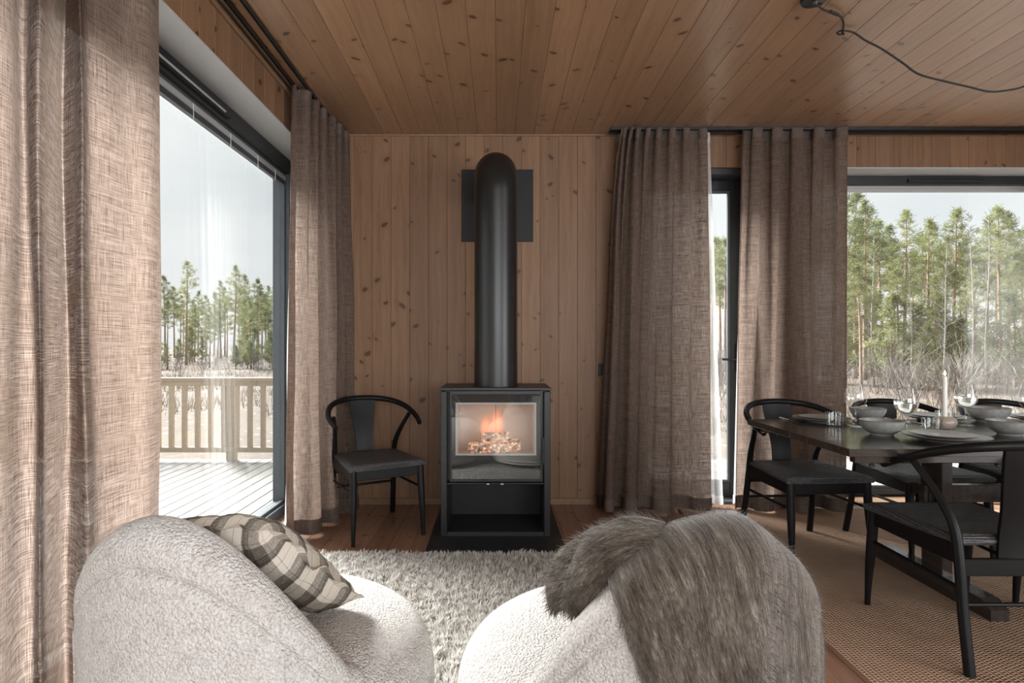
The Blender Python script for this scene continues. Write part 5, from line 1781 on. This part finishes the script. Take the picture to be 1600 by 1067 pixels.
rnd = random.Random(77)
def pine_at(xpx, Y, top, kind, side):
    """pine standing on the ground in column xpx at depth Y; top = picture row of its tip"""
    X = (xpx - VX) * Y / F
    z0 = gz(X, Y) - 0.05
    H = HC + (VY - top) * Y / F - z0
    t, c = LONE if kind == 'lone' else PINES[kind % len(PINES)]
    lab = {'L': 'slender pine in the forest edge beyond the deck railing', 'R': 'tall pine in the forest behind the picture window', 'D': 'pine seen through the glazed door'}[side]
    if kind == 'lone': lab = 'lone tall pine with a flat layered crown beyond the deck railing'
    tree('pine_tree', (('trunk', t), ('crown', c)), (X, Y, z0), H / 10.0, rnd.uniform(0, 2 * PI), lab, 'tree', None if kind == 'lone' else {'L': 'forest pines beyond the railing', 'R': 'forest pines behind the picture window', 'D': 'pines seen through the door'}[side])

# left forest edge
pine_at(292, 40, 409, 'lone', 'L')
for k, (xp, Y, tp_) in enumerate(((258, 46, 432), (272, 58, 448), (310, 60, 455), (322, 50, 462), (345, 56, 440), (366, 44, 416), (352, 62, 450), (384, 55, 430), (402, 48, 436), (420, 60, 448), (433, 52, 440), (446, 38, 420),
                               (236, 50, 440), (210, 44, 425), (180, 55, 435), (150, 48, 420), (470, 46, 430), (500, 55, 438), (282, 64, 462), (335, 66, 458), (300, 48, 470), (410, 66, 445), (374, 68, 450), (262, 36, 470), (328, 38, 480), (392, 36, 470))):
    pine_at(xp, Y, tp_, k, 'L')
for k in range(34):
    pine_at(rnd.uniform(150, 490), rnd.uniform(40, 75), rnd.uniform(455, 500), 4, 'L')
for k in range(30):
    pine_at(rnd.uniform(-520, 150), rnd.uniform(38, 66), rnd.uniform(405, 470), k, 'L')
# right forest
for k, (xp, Y, tp_) in enumerate(((1318, 21, 290), (1334, 27, 302), (1353, 26, 314), (1378, 31, 345), (1398, 34, 352), (1416, 27, 329), (1438, 36, 370), (1452, 29, 345), (1463, 34, 350), (1490, 25, 329), (1475, 38, 380), (1508, 33, 372),
                               (1525, 40, 385), (1542, 28, 338), (1562, 26, 322), (1578, 29, 332), (1597, 31, 360), (1620, 25, 330), (1650, 29, 318), (1690, 27, 340), (1740, 30, 330), (1800, 28, 345), (1290, 28, 320), (1262, 25, 310),
                               (1368, 42, 390), (1428, 44, 395), (1500, 45, 392), (1556, 44, 390), (1340, 40, 372), (1610, 42, 380), (1228, 30, 330), (1404, 21, 420), (1520, 21, 425), (1585, 22, 410), (1345, 20, 415), (1462, 20, 430))):
    pine_at(xp, Y, tp_, k + 2, 'R')
for k, (xp, Y, tp_) in enumerate(((1112, 34, 372), (1124, 42, 378), (1134, 36, 374), (1146, 44, 385), (1100, 46, 388), (1160, 38, 370), (1085, 40, 380), (1180, 34, 375))):
    pine_at(xp, Y, tp_, k + 1, 'D')
# young pines, bare shrubs, birches
for k in range(36):
    xp = rnd.uniform(1270, 1720); Y = rnd.uniform(19, 34)
    X = (xp - VX) * Y / F
    t, c = YOUNG[k % 2]
    tree('young_pine', (('trunk', t), ('crown', c)), (X, Y, gz(X, Y) - 0.03), rnd.uniform(0.45, 1.05), rnd.uniform(0, 6), 'young bushy pine in the undergrowth behind the picture window', 'tree', 'young pines behind the picture window')
for k in range(16):
    xp = rnd.uniform(200, 470); Y = rnd.uniform(32, 48)
    X = (xp - VX) * Y / F
    t, c = YOUNG[k % 2]
    tree('young_pine', (('trunk', t), ('crown', c)), (X, Y, gz(X, Y) - 0.03), rnd.uniform(0.35, 0.9), rnd.uniform(0, 6), 'young bushy pine at the forest edge beyond the deck railing', 'tree', 'young pines beyond the railing')
for k in range(44):
    xp = rnd.uniform(1260, 1700); Y = rnd.uniform(12, 26)
    X = (xp - VX) * Y / F
    tree('bare_shrub', (('branches', BUSH[k % 3]),), (X, Y, gz(X, Y) - 0.02), rnd.uniform(0.55, 1.25), rnd.uniform(0, 6), 'bare grey twiggy shrub in the undergrowth behind the picture window', 'shrub', 'bare shrubs behind the picture window')
for k in range(12):
    xp = rnd.uniform(1095, 1170); Y = rnd.uniform(14, 30)
    X = (xp - VX) * Y / F
    tree('bare_shrub', (('branches', BUSH[k % 3]),), (X, Y, gz(X, Y) - 0.02), rnd.uniform(0.6, 1.2), rnd.uniform(0, 6), 'bare grey shrub seen through the glazed door', 'shrub', 'bare shrubs seen through the door')
for k in range(26):
    xp = rnd.uniform(190, 470); Y = rnd.uniform(28, 42)
    X = (xp - VX) * Y / F
    tree('bare_shrub', (('branches', BUSH[k % 3]),), (X, Y, gz(X, Y) - 0.02), rnd.uniform(0.5, 1.2), rnd.uniform(0, 6), 'bare grey shrub at the forest edge beyond the deck railing', 'shrub', 'bare shrubs beyond the railing')
for k in range(18):
    xp = rnd.uniform(1290, 1680); Y = rnd.uniform(18, 34)
    X = (xp - VX) * Y / F
    t, c = BIRCH[k % 2]
    tree('young_birch', (('trunk', t), ('branches', c)), (X, Y, gz(X, Y) - 0.02), rnd.uniform(0.5, 1.0), rnd.uniform(0, 6), 'slim leafless birch among the pines behind the picture window', 'tree', 'birches behind the picture window')
# dry grass tufts
gr = MB()
rs = np.random.RandomState(8)
vs, fs = [], []
for k in range(16000):
    if rs.rand() < 0.55:
        Y = 7.5 + 30 * rs.rand() ** 1.3; xp = rs.uniform(1060, 1720)
    else:
        Y = 12 + 36 * rs.rand(); xp = rs.uniform(150, 500)
    X = (xp - VX) * Y / F
    if mnoise.noise(Vector((X * 0.4, Y * 0.4, 7))) < -0.05: continue
    z = gz(X, Y)
    h = rs.uniform(0.12, 0.34); a = rs.uniform(0, 6.28); w = 0.012
    b = len(vs)
    vs += [(X - w * math.cos(a), Y - w * math.sin(a), z - 0.02), (X + w * math.cos(a), Y + w * math.sin(a), z - 0.02), (X + rs.uniform(-.12, .12), Y + rs.uniform(-.12, .12), z + h)]
    fs.append((b, b + 1, b + 2))
gr.add(vs, fs)
tag(obj('dry_grass', gr, MAT['dry_grass']), 'dry straw coloured grass growing on the stony ground', 'grass', kind='stuff')
